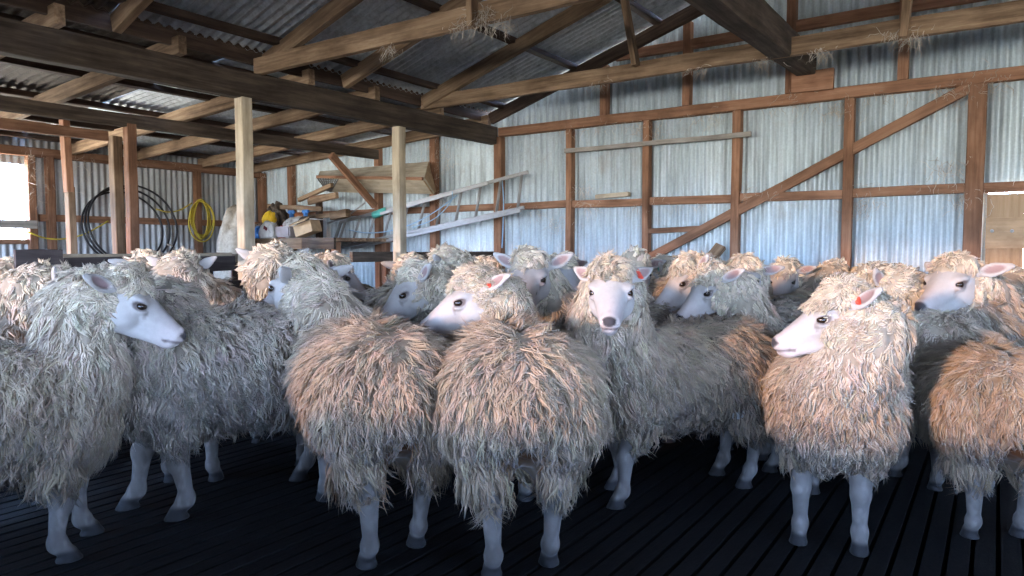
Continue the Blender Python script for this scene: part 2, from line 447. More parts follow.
# lean-to
for i, Y in enumerate((0.9, 1.98, 2.75, 3.86, 4.6, 5.5, 6.3)):
    timber('rafter', (XL-0.2, Y, roof_z(XL-0.2)-0.01), (XB-0.02, Y+0.0, roof_z(XB-0.02)-0.02), 0.06, 0.125, 'rafter',
           ['lean-to rafter nearest the front', 'lean-to rafter at the top corner of the view', 'lean-to rafter above the spliced post', 'lean-to rafter left of the yellow hose', 'lean-to rafter above the bench', 'lean-to rafter above the hopper', 'lean-to rafter against the iron wall'][i], 'rafter')
for i, X in enumerate((-5.2, -6.1, -7.0, -7.9, -8.8)):
    timber('purlin', (X, YR, roof_z(X)+0.06), (X, 6.45, roof_z(X)+0.06), 0.075, 0.05, 'purlin',
           ['lean-to purlin nearest the heavy beam', 'lean-to purlin second from the heavy beam', 'lean-to purlin in the middle', 'lean-to purlin second from the low wall', 'lean-to purlin along the low wall'][i], 'purlin')
XM = -6.5
timber('beam', (XM, -2, 2.215), (XM, YW-0.02, 2.285), 0.07, 0.115, 'beam', 'slimmer dark beam inside the lean-to', 'beam')
timber('beam', (XM-0.35, -2, 2.10), (XM-0.35, 3.27, 2.15), 0.06, 0.09, 'stud', 'low brown rail beside the slimmer lean-to beam', 'rail')
p = onX(132, 200, XM); timber('post', (XM, p.y, 0), (XM, p.y, 2.23), 0.085, 0.085, 'stud', 'brown post under the slimmer beam, right one of the close pair', 'post', up=(0, 1, 0))
p = onX(117, 200, XM-0.35); timber('post', (XM-0.35, p.y, 0), (XM-0.35, p.y, 2.155), 0.10, 0.085, 'rafter', 'pale brown post of the close pair, left one', 'post', up=(0, 1, 0))
p = onX(68, 200, XM-0.5)
sp = empty('post', (XM-0.5, p.y, 0)); tag(sp, 'spliced brown post standing left of the close pair', 'post', None, 'structure')
zs = onX(68, 187, XM-0.5).z
timber('upper_length', (XM-0.48, p.y, zs-0.05), (XM-0.52, p.y, roof_z(XM-0.5)-0.02), 0.085, 0.06, 'stud', up=(0, 1, 0), parent=sp)
timber('lower_length', (XM-0.47, p.y+0.012, 0), (XM-0.49, p.y+0.012, zs), 0.085, 0.06, 'rafter', up=(0, 1, 0), parent=sp)
a, b = onX(331, 155, XM+0.06), onX(375, 206, XM+0.06)
timber('strut', a, b, 0.05, 0.085, 'stud', 'sloping strut from the lean-to beam down to the wall', 'strut')
# left wall framing
z_l = onX(75, 219, XL+0.05).z
timber('wall_rail', (XL+0.06, 3.5, z_l), (XL+0.06, 6.4, z_l), 0.05, 0.08, 'stud', 'rail along the low side wall behind the black pipe', 'rail')
timber('wall_plate', (XL+0.06, YR, 2.18), (XL+0.06, 6.4, 2.18), 0.09, 0.10, 'stud', 'top plate of the low side wall', 'plate')
for px, lb in ((197, 'stud on the low side wall holding the yellow hose'), (50, 'stud on the low side wall left of the black pipe'), (31, 'stud at the edge of the bright opening'), (118, 'stud behind the close pair of posts')):
    p = onX(px, 200, XL+0.06)
    timber('wall_stud', (XL+0.07, p.y, 0), (XL+0.07, p.y, 2.14), 0.085, 0.08, 'stud', lb, 'stud', up=(0, 1, 0))
a = onX(37, 224, XL+0.9)
timber('rail', (XL+0.12, 3.45, 1.37), (XL+0.12, -0.2, 1.37), 0.03, 0.09, 'grey', 'pale board across the bright opening', 'rail')
timber('window_sill', (XL+0.03, 3.42, 1.18), (XL+0.03, -0.2, 1.18), 0.12, 0.05, 'stud', 'wooden sill under the bright opening', 'sill')
p = onX(30, 240, XL+0.1)

# unseen low boards added behind the camera to shade the lower flock
pw_ = empty('shade_screen', (0, -0.55, 0)); tag(pw_, 'added boards shading the lower flock, unseen behind the camera', 'shade boards', None, 'structure')
for i in range(5):
    timber('low_shade_board', (-4.6 if i < 3 else -2.35, -0.55, 0.08+i*0.160), (4.6, -0.55, 0.08+i*0.160), 0.03, 0.155, 'dark', parent=pw_)
for x_ in (-4.4, -2.2, 0, 2.2, 4.4):
    timber('shade_post', (x_, -0.62, 0), (x_, -0.62, 0.82 if x_ > -2.4 else 0.55), 0.09, 0.09, 'stud', up=(0, 1, 0), parent=pw_)

hd_ = empty('shade_screen', (0, -0.95, 2.0)); tag(hd_, 'added boards keeping light off the gable, unseen behind the camera', 'shade_screen', None, 'structure')  # unseen high boards added to darken the gable and roof
for i in range(7):
    zb = 1.98+i*0.21
    xe = min(4.6, (ZR-zb-.1)/S-.1)
    timber('high_shade_board', (-xe, -0.95, zb), (xe, -0.95, zb), 0.025, 0.205, 'dark', parent=hd_)

for i in range(2):  # the added screen carried on across the lean-to
    timber('high_shade_board', (XL+.1, -0.95, 1.98+i*.2), (XB-.1, -0.95, 1.98+i*.2), 0.025, 0.2, 'dark', parent=hd_)

timber('wall_stud', (XL+.07, YW+.03, 0), (XL+.07, YW+.03, 2.2), 0.10, 0.10, 'stud', 'corner stud where the two iron walls meet', 'stud', up=(0, 1, 0))

for i in range(6):  # more added boards, cutting light from the right opening to the gable
    timber('high_shade_board', (2.6, YR+.1, 2.06+i*.2), (2.6, 2.3, 2.06+i*.2), 0.025, 0.2, 'dark', parent=hd_)
# ================================================================ sheep
def v3(*a): return np.array(a, float)

class Field:
    """a signed distance grid that primitives are blended into"""
    def __init__(s, lo, hi, h):
        s.h = h; s.lo = np.array(lo, float)
        s.n = np.ceil((np.array(hi)-s.lo)/h).astype(int)+1
        s.a = np.full(s.n, 0.5, np.float32)
    def win(s, lo, hi):
        i0 = np.clip(np.floor((np.array(lo)-s.lo)/s.h).astype(int), 0, s.n-1)
        i1 = np.clip(np.ceil((np.array(hi)-s.lo)/s.h).astype(int)+1, 1, s.n)
        if np.any(i1 <= i0): return None
        ax = [(s.lo[k]+s.h*np.arange(i0[k], i1[k])).astype(np.float32) for k in range(3)]
        return tuple(slice(i0[k], i1[k]) for k in range(3)), ax[0][:, None, None], ax[1][None, :, None], ax[2][None, None, :]
    def put(s, lo, hi, fn, k=0.02, cut=False):
        m = k + 3*s.h
        w = s.win(np.array(lo)-m, np.array(hi)+m)
        if w is None: return
        sl, X, Y, Z = w
        d = fn(X, Y, Z).astype(np.float32); a = s.a[sl]
        if cut:
            d = -d
            hh = np.maximum(k-np.abs(a-d), 0)/k
            s.a[sl] = np.maximum(a, d)+hh*hh*k*0.25
        else:
            hh = np.maximum(k-np.abs(a-d), 0)/k
            s.a[sl] = np.minimum(a, d)-hh*hh*k*0.25
    def cone(s, a, b, ra, rb, k=0.02, cut=False, flat=None):
        a, b = np.array(a, float), np.array(b, float); ba = b-a; L2 = max(ba@ba, 1e-9); r = max(ra, rb)
        def fn(X, Y, Z):
            x, y, z = X-a[0], Y-a[1], Z-a[2]
            t = np.clip((x*ba[0]+y*ba[1]+z*ba[2])/L2, 0, 1)
            x, y, z = x-t*ba[0], y-t*ba[1], z-t*ba[2]
            return np.sqrt(x*x+y*y+z*z)-(ra+(rb-ra)*t)
        s.put(np.minimum(a, b)-r, np.maximum(a, b)+r, fn, k, cut)
    def ell(s, c, r, Rm=None, k=0.02, cut=False):
        c, r = np.array(c, float), np.array(r, float)
        Rm = np.eye(3) if Rm is None else np.array(Rm, float)     # columns = axes
        ext = np.sqrt(((Rm*r[None, :])**2).sum(1))
        def fn(X, Y, Z):
            x, y, z = X-c[0], Y-c[1], Z-c[2]
            u = (x*Rm[0, 0]+y*Rm[1, 0]+z*Rm[2, 0]); v = (x*Rm[0, 1]+y*Rm[1, 1]+z*Rm[2, 1]); w = (x*Rm[0, 2]+y*Rm[1, 2]+z*Rm[2, 2])
            k0 = np.sqrt((u/r[0])**2+(v/r[1])**2+(w/r[2])**2)
            k1 = np.sqrt((u/r[0]**2)**2+(v/r[1]**2)**2+(w/r[2]**2)**2)
            return k0*(k0-1)/np.maximum(k1, 1e-6)
        s.put(c-ext, c+ext, fn, k, cut)
    def nets(s):
        """surface nets: vertices, quads, normals"""
        a = s.a; ins = a < 0
        c = np.zeros(np.array(a.shape)-1, np.int8)
        for i in (0, 1):
            for j in (0, 1):
                for k in (0, 1):
                    c += ins[i:a.shape[0]-1+i, j:a.shape[1]-1+j, k:a.shape[2]-1+k]
        act = (c > 0) & (c < 8)
        idx = np.argwhere(act); n = len(idx)
        ids = np.full(act.shape, -1, np.int32); ids[act] = np.arange(n)
        P = np.zeros((n, 3)); W = np.zeros(n)
        corner = [(i, j, k) for i in (0, 1) for j in (0, 1) for k in (0, 1)]
        val = {q: a[idx[:, 0]+q[0], idx[:, 1]+q[1], idx[:, 2]+q[2]] for q in corner}
        for q in corner:
            for d in range(3):
                if q[d] == 0:
                    q2 = list(q); q2[d] = 1; q2 = tuple(q2)
                    A, B = val[q], val[q2]; m = (A < 0) != (B < 0)
                    t = np.where(m, A/np.where(m, A-B, 1), 0)
                    pt = np.tile(np.array(q, float), (n, 1)); pt[:, d] = t
                    P += pt*m[:, None]; W += m
        P = P/np.maximum(W, 1)[:, None]
        # gradient from corner values
        G = np.zeros((n, 3))
        for q in corner:
            for d in range(3): G[:, d] += val[q]*(1 if q[d] else -1)
        G /= np.maximum(np.linalg.norm(G, axis=1), 1e-9)[:, None]
        V = s.lo + (idx+P)*s.h
        quads = []
        for d in range(3):
            e = [d, (d+1) % 3, (d+2) % 3]
            sl0 = [slice(None)]*3; sl1 = [slice(None)]*3
            sl0[d] = slice(0, -1); sl1[d] = slice(1, None)
            A, B = ins[tuple(sl0)], ins[tuple(sl1)]
            ed = np.argwhere(A != B)
            ok = np.all((ed[:, [e[1], e[2]]] > 0), axis=1)
            lim = np.array(act.shape)
            ok &= np.all(ed < lim, axis=1)
            ed = ed[ok]
            u = np.zeros(3, int); u[e[1]] = 1; v = np.zeros(3, int); v[e[2]] = 1
            q = [ids[tuple((ed-o).T)] for o in (u+v, v, u*0, u)]
            Q = np.stack(q, 1)
            flip = ~A[tuple(ed.T)]
            Q[flip] = Q[flip][:, ::-1]
            Q = Q[np.all(Q >= 0, axis=1)]
            quads.append(Q)
        return V, np.concatenate(quads), G

def unit(v):
    v = np.asarray(v, float); return v/np.maximum(np.linalg.norm(v, axis=-1, keepdims=True), 1e-9)

_nk = np.random.default_rng(3).normal(size=(12, 3, 3)); _np = np.random.default_rng(4).uniform(0, 6.28, (12, 3))
def vnoise(P, f):
    """smooth vector noise"""
    out = np.zeros_like(P)
    for i in range(6):
        for c in range(3):
            out[:, c] += np.sin(P @ (_nk[i, c]*f*(1+0.35*i)) + _np[i, c])/(1+0.3*i)
    return out/2.6

def bez(p0, p1, p2, p3, n):
    t = np.linspace(0, 1, n)[:, None]
    return (1-t)**3*p0+3*(1-t)**2*t*p1+3*(1-t)*t*t*p2+t**3*p3

def head_frame(fwd, pitch, roll=0.0):
    """columns: forward (to the muzzle), left, up; fwd horizontal unit vector, pitch down in rad"""
    f = np.array([fwd[0]*math.cos(pitch), fwd[1]*math.cos(pitch), -math.sin(pitch)])
    l = unit(np.cross([0, 0, 1], f)); u = np.cross(f, l)
    if roll:
        l, u = l*math.cos(roll)+u*math.sin(roll), u*math.cos(roll)-l*math.sin(roll)
    return np.stack([f, l, u], 1)

def lock_mesh(P, N, T, L, W, tint, r, crimp=0.3, seg=4, curl=0.0, lift=0.25, group=1):
    """tapered locks of wool: roots P, normals N, hang direction T, lengths L, widths W"""
    n = len(P)
    T0 = np.repeat(T.reshape(-1, group, 3).mean(1), group, 0)
    d0 = unit(lift*N + (1-lift)*T0 + np.repeat(r.normal(0, 0.075, (n//group, 3)), group, 0) + r.normal(0, .04, (n, 3)))
    d1 = unit(0.05*N + T + np.repeat(r.normal(0, 0.10, (n//group, 3)), group, 0) + r.normal(0, .06, (n, 3)))
    side = unit(np.cross(np.repeat(d0.reshape(-1, group, 3).mean(1), group, 0), N) + 1e-3*r.normal(size=(n, 3)))
    ts = np.linspace(0, 1, seg+1)
    ph = np.repeat(r.uniform(0, 6.28, n//group), group)+r.normal(0, .25, n); fr = np.repeat(r.uniform(0.7, 1.4, n//group), group)
    V = np.zeros((n, seg*3+1, 3)); 
    for i, t in enumerate(ts):
        c = P - (0.06*L)[:, None]*N + L[:, None]*(d0*(t-0.5*t*t) + d1*(0.5*t*t))
        w_ = np.sin(ph+fr*6.28*t)-np.sin(ph)
        c = c + (side*w_[:, None] + np.cross(side, d0)*np.cos(ph*1.7+fr*6.28*t)[:, None]*0.5)*(L*crimp*0.16*min(1, t*1.6))[:, None]
        if curl: c = c + N*(curl*L*math.sin(t*3.0)*0.3)[:, None]
        if i == seg: V[:, -1] = c; break
        wp = W*(0.85, 1.0, 0.85, 0.55, 0.4)[i] if seg == 4 else W*(0.9, 1.0, 0.72)[i]
        up = unit(np.cross(side, d0*(1-t)+d1*t))
        V[:, i*3+0] = c + side*wp[:, None]
        V[:, i*3+1] = c - side*wp[:, None]
        V[:, i*3+2] = c + up*(wp*0.55)[:, None]
    base = (np.arange(n)*(seg*3+1))[:, None, None]
    q = []
    for i in range(seg-1):
        for k in range(3):
            k2 = (k+1) % 3
            q.append((i*3+k, i*3+k2, (i+1)*3+k2, (i+1)*3+k))
    t_ = [((seg-1)*3+k, (seg-1)*3+(k+1) % 3, seg*3) for k in range(3)]
    Q = (np.array(q)[None]+base).reshape(-1, 4); T_ = (np.array(t_)[None]+base).reshape(-1, 3)
    # tips are weathered greyer, roots cleaner
    g = np.concatenate([np.repeat(ts[:-1], 3), [1.0]])
    col = tint[:, None, :]*(1.08-0.16*g)[None, :, None]
    return V.reshape(-1, 3), Q, T_, col.reshape(-1, 3)

# materials for wool, skin and eyes
def tintmat(name, rough, sheen=0.0, sss=0.0, nscale=40, nvar=0.2, spec=0.2):
    m, nt, b = newmat(name)
    at_ = nt.nodes.new('ShaderNodeAttribute'); at_.attribute_name = 'tint'
    n = noise(nt, mapping(nt, (1, 1, 1)), nscale, 3, 0.6)
    v = ramp(nt, n, [(0.3, (1-nvar,)*3), (0.7, (1+nvar*0.6,)*3)])
    nt.links.new(mix(nt, 1.0, at_.outputs['Color'], v, 'MULTIPLY'), b.inputs['Base Color'])
    b.inputs['Roughness'].default_value = rough; b.inputs['Specular IOR Level'].default_value = spec
    if sheen:
        b.inputs['Sheen Weight'].default_value = sheen; b.inputs['Sheen Roughness'].default_value = 0.5
    if sss:
        b.inputs['Subsurface Weight'].default_value = sss; b.inputs['Subsurface Radius'].default_value = (0.012, 0.006, 0.004)
    return m
M['wool'] = tintmat('fleece wool', 0.9, 0.15, 0, 25, 0.15, 0.1)
M['skin'] = tintmat('sheep face and legs', 0.7, 0.1, 0, 60, 0.06, 0.25)
m, nt, b = newmat('sheep eye'); b.inputs['Base Color'].default_value = (0.012, 0.008, 0.006, 1); b.inputs['Roughness'].default_value = 0.12
n_ = noise(nt, mapping(nt, (1, 1, 1)), 90); nt.links.new(ramp(nt, n_, [(0.3, (0.008, 0.006, 0.005)), (0.7, (0.03, 0.018, 0.010))]), b.inputs['Base Color'])
M['eye'] = m
M['tag_red'] = plain('red ear tag', (0.62, 0.07, 0.04), 0.4)
M['tag_green'] = plain('green ear tag', (0.02, 0.36, 0.28), 0.4)

WHITE = v3(0.42, 0.388, 0.355)
def smooth01(x): x = np.clip(x, 0, 1); return x*x*(3-2*x)

def make_sheep(label, px, dep, h, head, az, pitch=35, scale=1.1, q=1, locks=4000, lock_w=0.0042, lock_l=0.083, seed=1, tone=(0.60, 0.505, 0.415),
               legs=None, tags=(), roll=0.0, ear=(0, 0), facewool=0.0, top=1.0, grime=0.35, curly=0.3, eyes=(1, 1), dz=0.0, neckw=1.0, group='romney sheep penned in the shed', rump=0.0, mark=(), hsize=1.0, topc=1.0, fringe=0.0):
    """px, dep: image column and depth of the body centre; h: heading (0 right, 90 away, 180 left, 270 to the viewer)
    head: (column, row, depth) of the poll; az, pitch: where the face points"""
    r = np.random.default_rng(seed)
    g = at(px, 300, dep)
    def world_ang(v, col):
        return v + math.degrees(-math.atan((col-512)/F_PX)) + math.degrees(YAW)     # 0 = image right along the ray's normal
    hd = R(world_ang(h, px))
    root = empty('sheep', (g.x, g.y, 0), hd)
    tag(root, label, 'sheep', group)
    ch, sh = math.cos(hd), math.sin(hd)
    pw = at(*head); pw = np.array(pw)
    rel = pw-np.array([g.x, g.y, 0])
    poll = np.array([rel[0]*ch+rel[1]*sh, -rel[0]*sh+rel[1]*ch, rel[2]])/scale
    haz = R(world_ang(az, head[0]))-hd
    HF = head_frame((math.cos(haz), math.sin(haz)), R(pitch), R(roll))
    hw = lambda *p: poll + HF @ (np.array(p)*HZ)           # head local -> sheep local
    HZ = v3(1.09, 1.25, 1.07)*hsize
    # ------------------------------------------------------------ lay out
    nb = hw(-0.045, 0, -0.075)                         # where the neck enters the skull
    sh0 = v3(0.24, 0, 0.56)
    out = unit(HF @ v3(-0.75, 0, -0.65))
    dist = np.linalg.norm(nb-sh0)
    neck = bez(sh0, sh0+unit(v3(0.8, 0.25*np.sign(nb[1])*min(1, abs(nb[1])*3), 0.55))*dist*0.45, nb+out*dist*0.30, nb, 9)
    lg = dict(hl=0.0, hr=0.0, fl=0.0, fr=0.0); lg.update(legs or {})
    hind, fore = [], []
    for s_, key in ((1, 'hl'), (-1, 'hr')):
        o = lg[key]
        hind.append([v3(-.30, s_*.10, .46), v3(-.25+o*.3, s_*.115, .37), v3(-.385+o*.75, s_*.100, .255), v3(-.365+o, s_*.092, .085), v3(-.325+o, s_*.094, .022)])
    for s_, key in ((1, 'fl'), (-1, 'fr')):
        o = lg[key]
        fore.append([v3(.24, s_*.09, .44), v3(.22+o*.25, s_*.10, .34), v3(.245+o*.7, s_*.10, .205), v3(.24+o, s_*.10, .075), v3(.275+o, s_*.102, .022)])
    allp = np.concatenate([neck, np.array(hind).reshape(-1, 3), np.array(fore).reshape(-1, 3), [hw(.27, 0, -.1), hw(0, .2, .05), hw(0, -.2, .05), hw(.0, 0, .12), hw(-.1, 0, -.1)]])
    lo = np.minimum(allp.min(0)-0.05, [-0.62, -0.42, -0.01]); hi = np.maximum(allp.max(0)+0.05, [0.5, 0.42, 0.85])
    # ------------------------------------------------------------ skin body: one continuous surface
    hs = {2: 0.0062, 1: 0.0075, 0: 0.0095}[q]
    f = Field(lo, hi, hs)
    f.cone((-.30, 0, .53), (.20, 0, .53), .16, .155, .04)
    for a_, b_, ra, rb in zip(neck[:-1], neck[1:], np.linspace(.10, .062, 9)[:-1], np.linspace(.10, .062, 9)[1:]):
        f.cone(a_, b_, ra, rb, .03)
    for L_ in hind:
        rr = (.085, .06, .034, .022, .028)
        for i in range(4): f.cone(L_[i], L_[i+1], rr[i], rr[i+1], .015)
        f.ell(L_[2]+v3(-.006, 0, 0), (.032, .026, .04), k=.012)
        f.ell(L_[3]+v3(.006, 0, -.01), (.032, .029, .034), k=.012)
        f.put(L_[4]-.05, L_[4]+.05, hoof(L_[4]), .006)
        f.cone(L_[4]+v3(.06, 0, -.03), L_[4]+v3(.028, 0, .015), .005, .004, .004, cut=True)
    for L_ in fore:
        rr = (.075, .055, .033, .023, .028)
        for i in range(4): f.cone(L_[i], L_[i+1], rr[i], rr[i+1], .015)
        f.ell(L_[2]+v3(.008, 0, 0), (.033, .031, .043), k=.012)
        f.ell(L_[3]+v3(.004, 0, -.012), (.032, .030, .034), k=.012)
        f.put(L_[4]-.05, L_[4]+.05, hoof(L_[4]), .006)
        f.cone(L_[4]+v3(.06, 0, -.03), L_[4]+v3(.028, 0, .015), .005, .004, .004, cut=True)
    # head
    E = lambda c, rad, k=.02, cut=False, tilt=0.0: f.ell(hw(*c), np.array(rad)*HZ, HF @ rotY(tilt), k, cut)
    E((.030, 0, -.035), (.085, .060, .062), .03)
    E((.085, 0, -.050), (.075, .050, .052), .03)
    for i in range(4):
        t0, t1 = i/4, (i+1)/4
        c0 = (.085+.13*t0, 0, -.052-.030*t0); c1 = (.085+.13*t1, 0, -.052-.030*t1)
        f.cone(hw(*c0), hw(*c1), .056-.023*t0, .056-.023*t1, .018)
    f.cone(hw(.04, .022, -.115), hw(.205, .008, -.116), .036, .018, .022)
    f.cone(hw(.04, -.022, -.115), hw(.205, -.008, -.116), .036, .018, .022)
    E((.225, 0, -.083), (.032, .027, .029), .015)
    E((.222, 0, -.108), (.026, .021, .017), .010)
    E((.205, 0, -.124), (.030, .019, .014), .008)
    for s_ in (1, -1):
        E((.045, s_*.042, -.085), (.055, .026, .050), .02)
        E((.080, s_*.046, -.020), (.032, .022, .018), .015)       # brow
        E((.098, s_*.053, -.046), (.024, .012, .012), .010)       # lower lid
        E((.094, s_*.068, -.033), (.017, .016, .0115), .008, cut=True)
        E((.248, s_*.020, -.078), (.014, .005, .007), .005, cut=True)
        f.cone(hw(.250, s_*.004, -.101), hw(.195, s_*.027, -.112), .0035, .003, .004, cut=True)
        # ear: a leaf-shaped shell, hollow to the front
        ed = unit(v3(-.22+ear[0], s_*1.0, .20+ear[1])); ew = unit(np.cross(ed, v3(.9, s_*.2, .5))); en = np.cross(ed, ew)
        if en[0] < 0: en = -en
        Rm = HF @ np.stack([ed, ew, en], 1)
        eb = v3(.000, s_*.055, -.018)
        ew_, c0 = .84*hsize, hw(*eb); ed_, en_ = HF @ ed, HF @ en
        f.cone(c0, c0+ed_*.04*ew_, .019, .021, .012)
        f.ell(c0+ed_*.066*ew_, (.056*ew_, .035*ew_, .0125), Rm, .012)
        f.ell(c0+ed_*.102*ew_, (.056*ew_, .021*ew_, .0115), Rm, .012)
        f.ell(c0+(ed_*.072+en_*.014)*ew_, (.050*ew_, .024*ew_, .0125), Rm, .006, cut=True)
    V, Q, G = f.nets()
    # colours of skin, hoofs, nose, ears
    H0 = (V-poll) @ HF; H = H0/HZ
    col = np.tile(WHITE, (len(V), 1))
    nz = vnoise(V, 14)[:, 0]*0.5
    def blend(mask, c):
        nonlocal col
        mask = np.clip(mask, 0, 1)[:, None]; col = col*(1-mask)+np.array(c)*mask
    inhead = smooth01((0.33-np.linalg.norm(H-v3(.1, 0, -.06), axis=1))/0.05)
    blend(inhead*smooth01((H[:, 0]-.12)/.10)*0.35, (.62, .47, .42))                  # pinker muzzle
    dn = np.abs(np.linalg.norm((H-v3(.252, 0, -.074))/v3(.024, .0185, .0145), axis=1))
    blend(smooth01((1.35-dn)/0.4)*inhead*0.97, (.032, .026, .028))                     # nose
    mo = np.abs(H[:, 2]+.101+.012*np.clip((.25-H[:, 0])/.055, 0, 1))
    blend(smooth01((.007-mo)/.004)*(H[:, 0] > .195)*(H[:, 0] < .262)*inhead*0.75, (.10, .07, .07))
    for s_ in (1, -1):
        de = np.linalg.norm((H-v3(.094, s_*.060, -.034))/v3(.023, .02, .0145), axis=1)
        blend(smooth01((1.25-de)/.4)*inhead*0.85, (.10, .075, .07))                  # dark lids
        dt = np.linalg.norm((H-v3(.120, s_*.050, -.056))/v3(.006, .02, .017), axis=1)
        blend(smooth01((1.2-dt)/.5)*inhead*0.45, (.16, .13, .12))                    # tear stain
        ed = unit(v3(-.22+ear[0], s_*1.0, .20+ear[1])); ew = unit(np.cross(ed, v3(.9, s_*.2, .5))); en = np.cross(ed, ew)
        if en[0] < 0: en = -en
        eb = v3(.000, s_*.055, -.018)
        Ed = (H0-(eb*HZ+ed*.062*hsize+en*.008)); du, dw = Ed @ ed, Ed @ ew
        inn = smooth01((1.05-np.sqrt((du/.046)**2+(dw/.019)**2))/.35)*((Ed @ en) > -.0135)*(np.abs(Ed @ en) < .02)
        blend(inn*0.9*inhead, (.26, .165, .155))
    for mk in mark:                                                                   # own dark flecks on the face
        d_ = np.linalg.norm((H-v3(*mk[:3]))/mk[3], axis=1); blend(smooth01((1.2-d_)/.4)*inhead*.9, (.05, .045, .045))
    lowz = V[:, 2]
    isleg = (lowz < .33)*(1-inhead)
    blend(isleg*(0.84+0.15*smooth01(nz+.4)), (.135, .112, .094))
    fine = vnoise(V, 55)[:, 0]; mid_ = vnoise(V, 24)[:, 1]
    blend(isleg*smooth01(mid_*1.2-.1)*.55, (.09, .072, .058))
    blend(isleg*smooth01(fine*1.2)*.35, (.36, .31, .27))
    blend(isleg*smooth01((.30-lowz)/.05)*smooth01((lowz-.22)/.03)*.35, (.10, .085, .075))
    blend(isleg*smooth01((.052-lowz+nz*.01)/.02), (.028, .025, .024))
    V = V*scale
    body = link_mesh('body', np_mesh('body', V, Q, tint=col*(1+0.06*nz[:, None])), M['skin'], root)
    # ------------------------------------------------------------ eyes
    for s_ in (1, -1):
        if not eyes[0 if s_ == 1 else 1]: continue
        bm = bmesh.new(); bmesh.ops.create_uvsphere(bm, u_segments=14, v_segments=9, radius=.0175*scale*hsize)
        o = from_bm('eye', bm, M['eye'], root, smooth=True); o.location = Vector(hw(.098, s_*.0495, -.034)*scale)
    for (s_, cn, kind) in tags:
        ed = unit(v3(-.22+ear[0], s_*1.0, .20+ear[1])); ew = unit(np.cross(ed, v3(.9, s_*.2, .5))); en = np.cross(ed, ew)
        if en[0] < 0: en = -en
        c = v3(.000, s_*.055, -.018)+(ed*kind+en*.006)*1.0*hsize/HZ
        bm = bmesh.new(); bmesh.ops.create_cube(bm, size=1.0)
        bmesh.ops.scale(bm, vec=(.022*scale, .044*scale, .005*scale), verts=bm.verts)
        bmesh.ops.bevel(bm, geom=bm.edges[:], offset=.0018*scale, segments=2, affect='EDGES')
        bmesh.ops.create_uvsphere(bm, u_segments=10, v_segments=6, radius=.008*scale)
        o = from_bm('ear_tag', bm, M[cn], root)
        Rm = HF @ np.stack([ed, ew, en], 1)
        mt = Matrix([list(Rm[i])+[0] for i in range(3)]+[[0, 0, 0, 1]]); mt.translation = Vector(hw(*c)*scale)
        o.matrix_local = mt
        o['label'] = ('red' if 'red' in cn else 'green')+' ear tag'
    # ------------------------------------------------------------ fleece
    hf = {2: 0.012, 1: 0.014, 0: 0.017}[q]
    f = Field(lo, hi, hf)
    k = 0.06
    f.ell((-.12, 0, .525), (.33, .235+.0*rump, .200), k=k)
    f.ell((-.30, 0, .545), (.185, .215+rump, .190), k=k)
    f.ell((.10, 0, .52), (.28, .225, .205), k=k)
    f.ell((.26, 0, .50), (.16, .185, .190), k=k)
    f.ell((-.05, 0, .42), (.28, .17, .12), k=k)
    for L_ in hind:
        f.cone(L_[0]+v3(-.03, 0, 0), L_[1]*.5+L_[2]*.5+v3(0, 0, .03), .140, .085, k)
        f.cone(L_[1]*.5+L_[2]*.5+v3(0, 0, .03), L_[1]*.22+L_[2]*.78+v3(0, 0, .03), .078, .060, .03)
    for L_ in fore:
        f.cone(L_[0], L_[1]+v3(0, 0, .01), .12, .075, k)
    rr = np.interp(np.linspace(0, 1, 9), [0, .35, 1], [.195, .14, .100])*np.interp(np.linspace(0, 1, 9), [0, .3], [1, neckw])
    
    for i in range(8): f.cone(neck[i], neck[i+1], rr[i], rr[i+1], .05)
    f.ell(hw(-.035, 0, -.07), v3(.07, .075, .095)*HZ, HF, .04)
    f.ell(hw(.012, 0, .012), v3(.070*top, .060, .052*top)*HZ, HF, .03)
    f.ell(hw(.050, 0, .004), v3(.050*top, .046, .030*top)*HZ, HF, .02)
    for s_ in (1, -1):
        f.ell(hw(.012, s_*.035, -.105), v3(.055, .034, .060)*HZ, HF, .03)
    if facewool:
        for s_ in (1, -1):
            f.ell(hw(.035, s_*.055, -.090), v3(.055+.02*facewool, .026*facewool, .055)*HZ, HF, .02)
            f.ell(hw(.052, s_*.045, .002), v3(.050, .030, .030*facewool)*HZ, HF, .02)
    if fringe:
        f.ell(hw(.085, 0, .004), v3(.050, .046, .026*fringe)*HZ, HF, .02)
        for s_ in (1, -1): f.ell(hw(.055, s_*.048, -.078), v3(.052, .020, .046)*HZ, HF, .02)
    f.ell((-.47, 0, .545), (.06, .06, .08), k=.05)       # docked tail
    # the cleft under the tail
    f.cone((-.56, 0, .45), (-.45, 0, .15), .04, .075, .04, cut=True)
    V, Q, G = f.nets()
    lum = vnoise(V, 9)
    V2 = V + G*(0.012*lum[:, :1] + 0.007*vnoise(V, 26)[:, :1] + .004*vnoise(V, 60)[:, :1])
    Hn = np.linalg.norm((V-poll) @ HF/1.15 - v3(0, 0, -.03), axis=1)
    tone = np.array(tone); rootc = tone*v3(1.05, .98, .86)
    dirt = np.clip(0.5+0.5*vnoise(V, 4.5)[:, 0], 0, 1)[:, None]
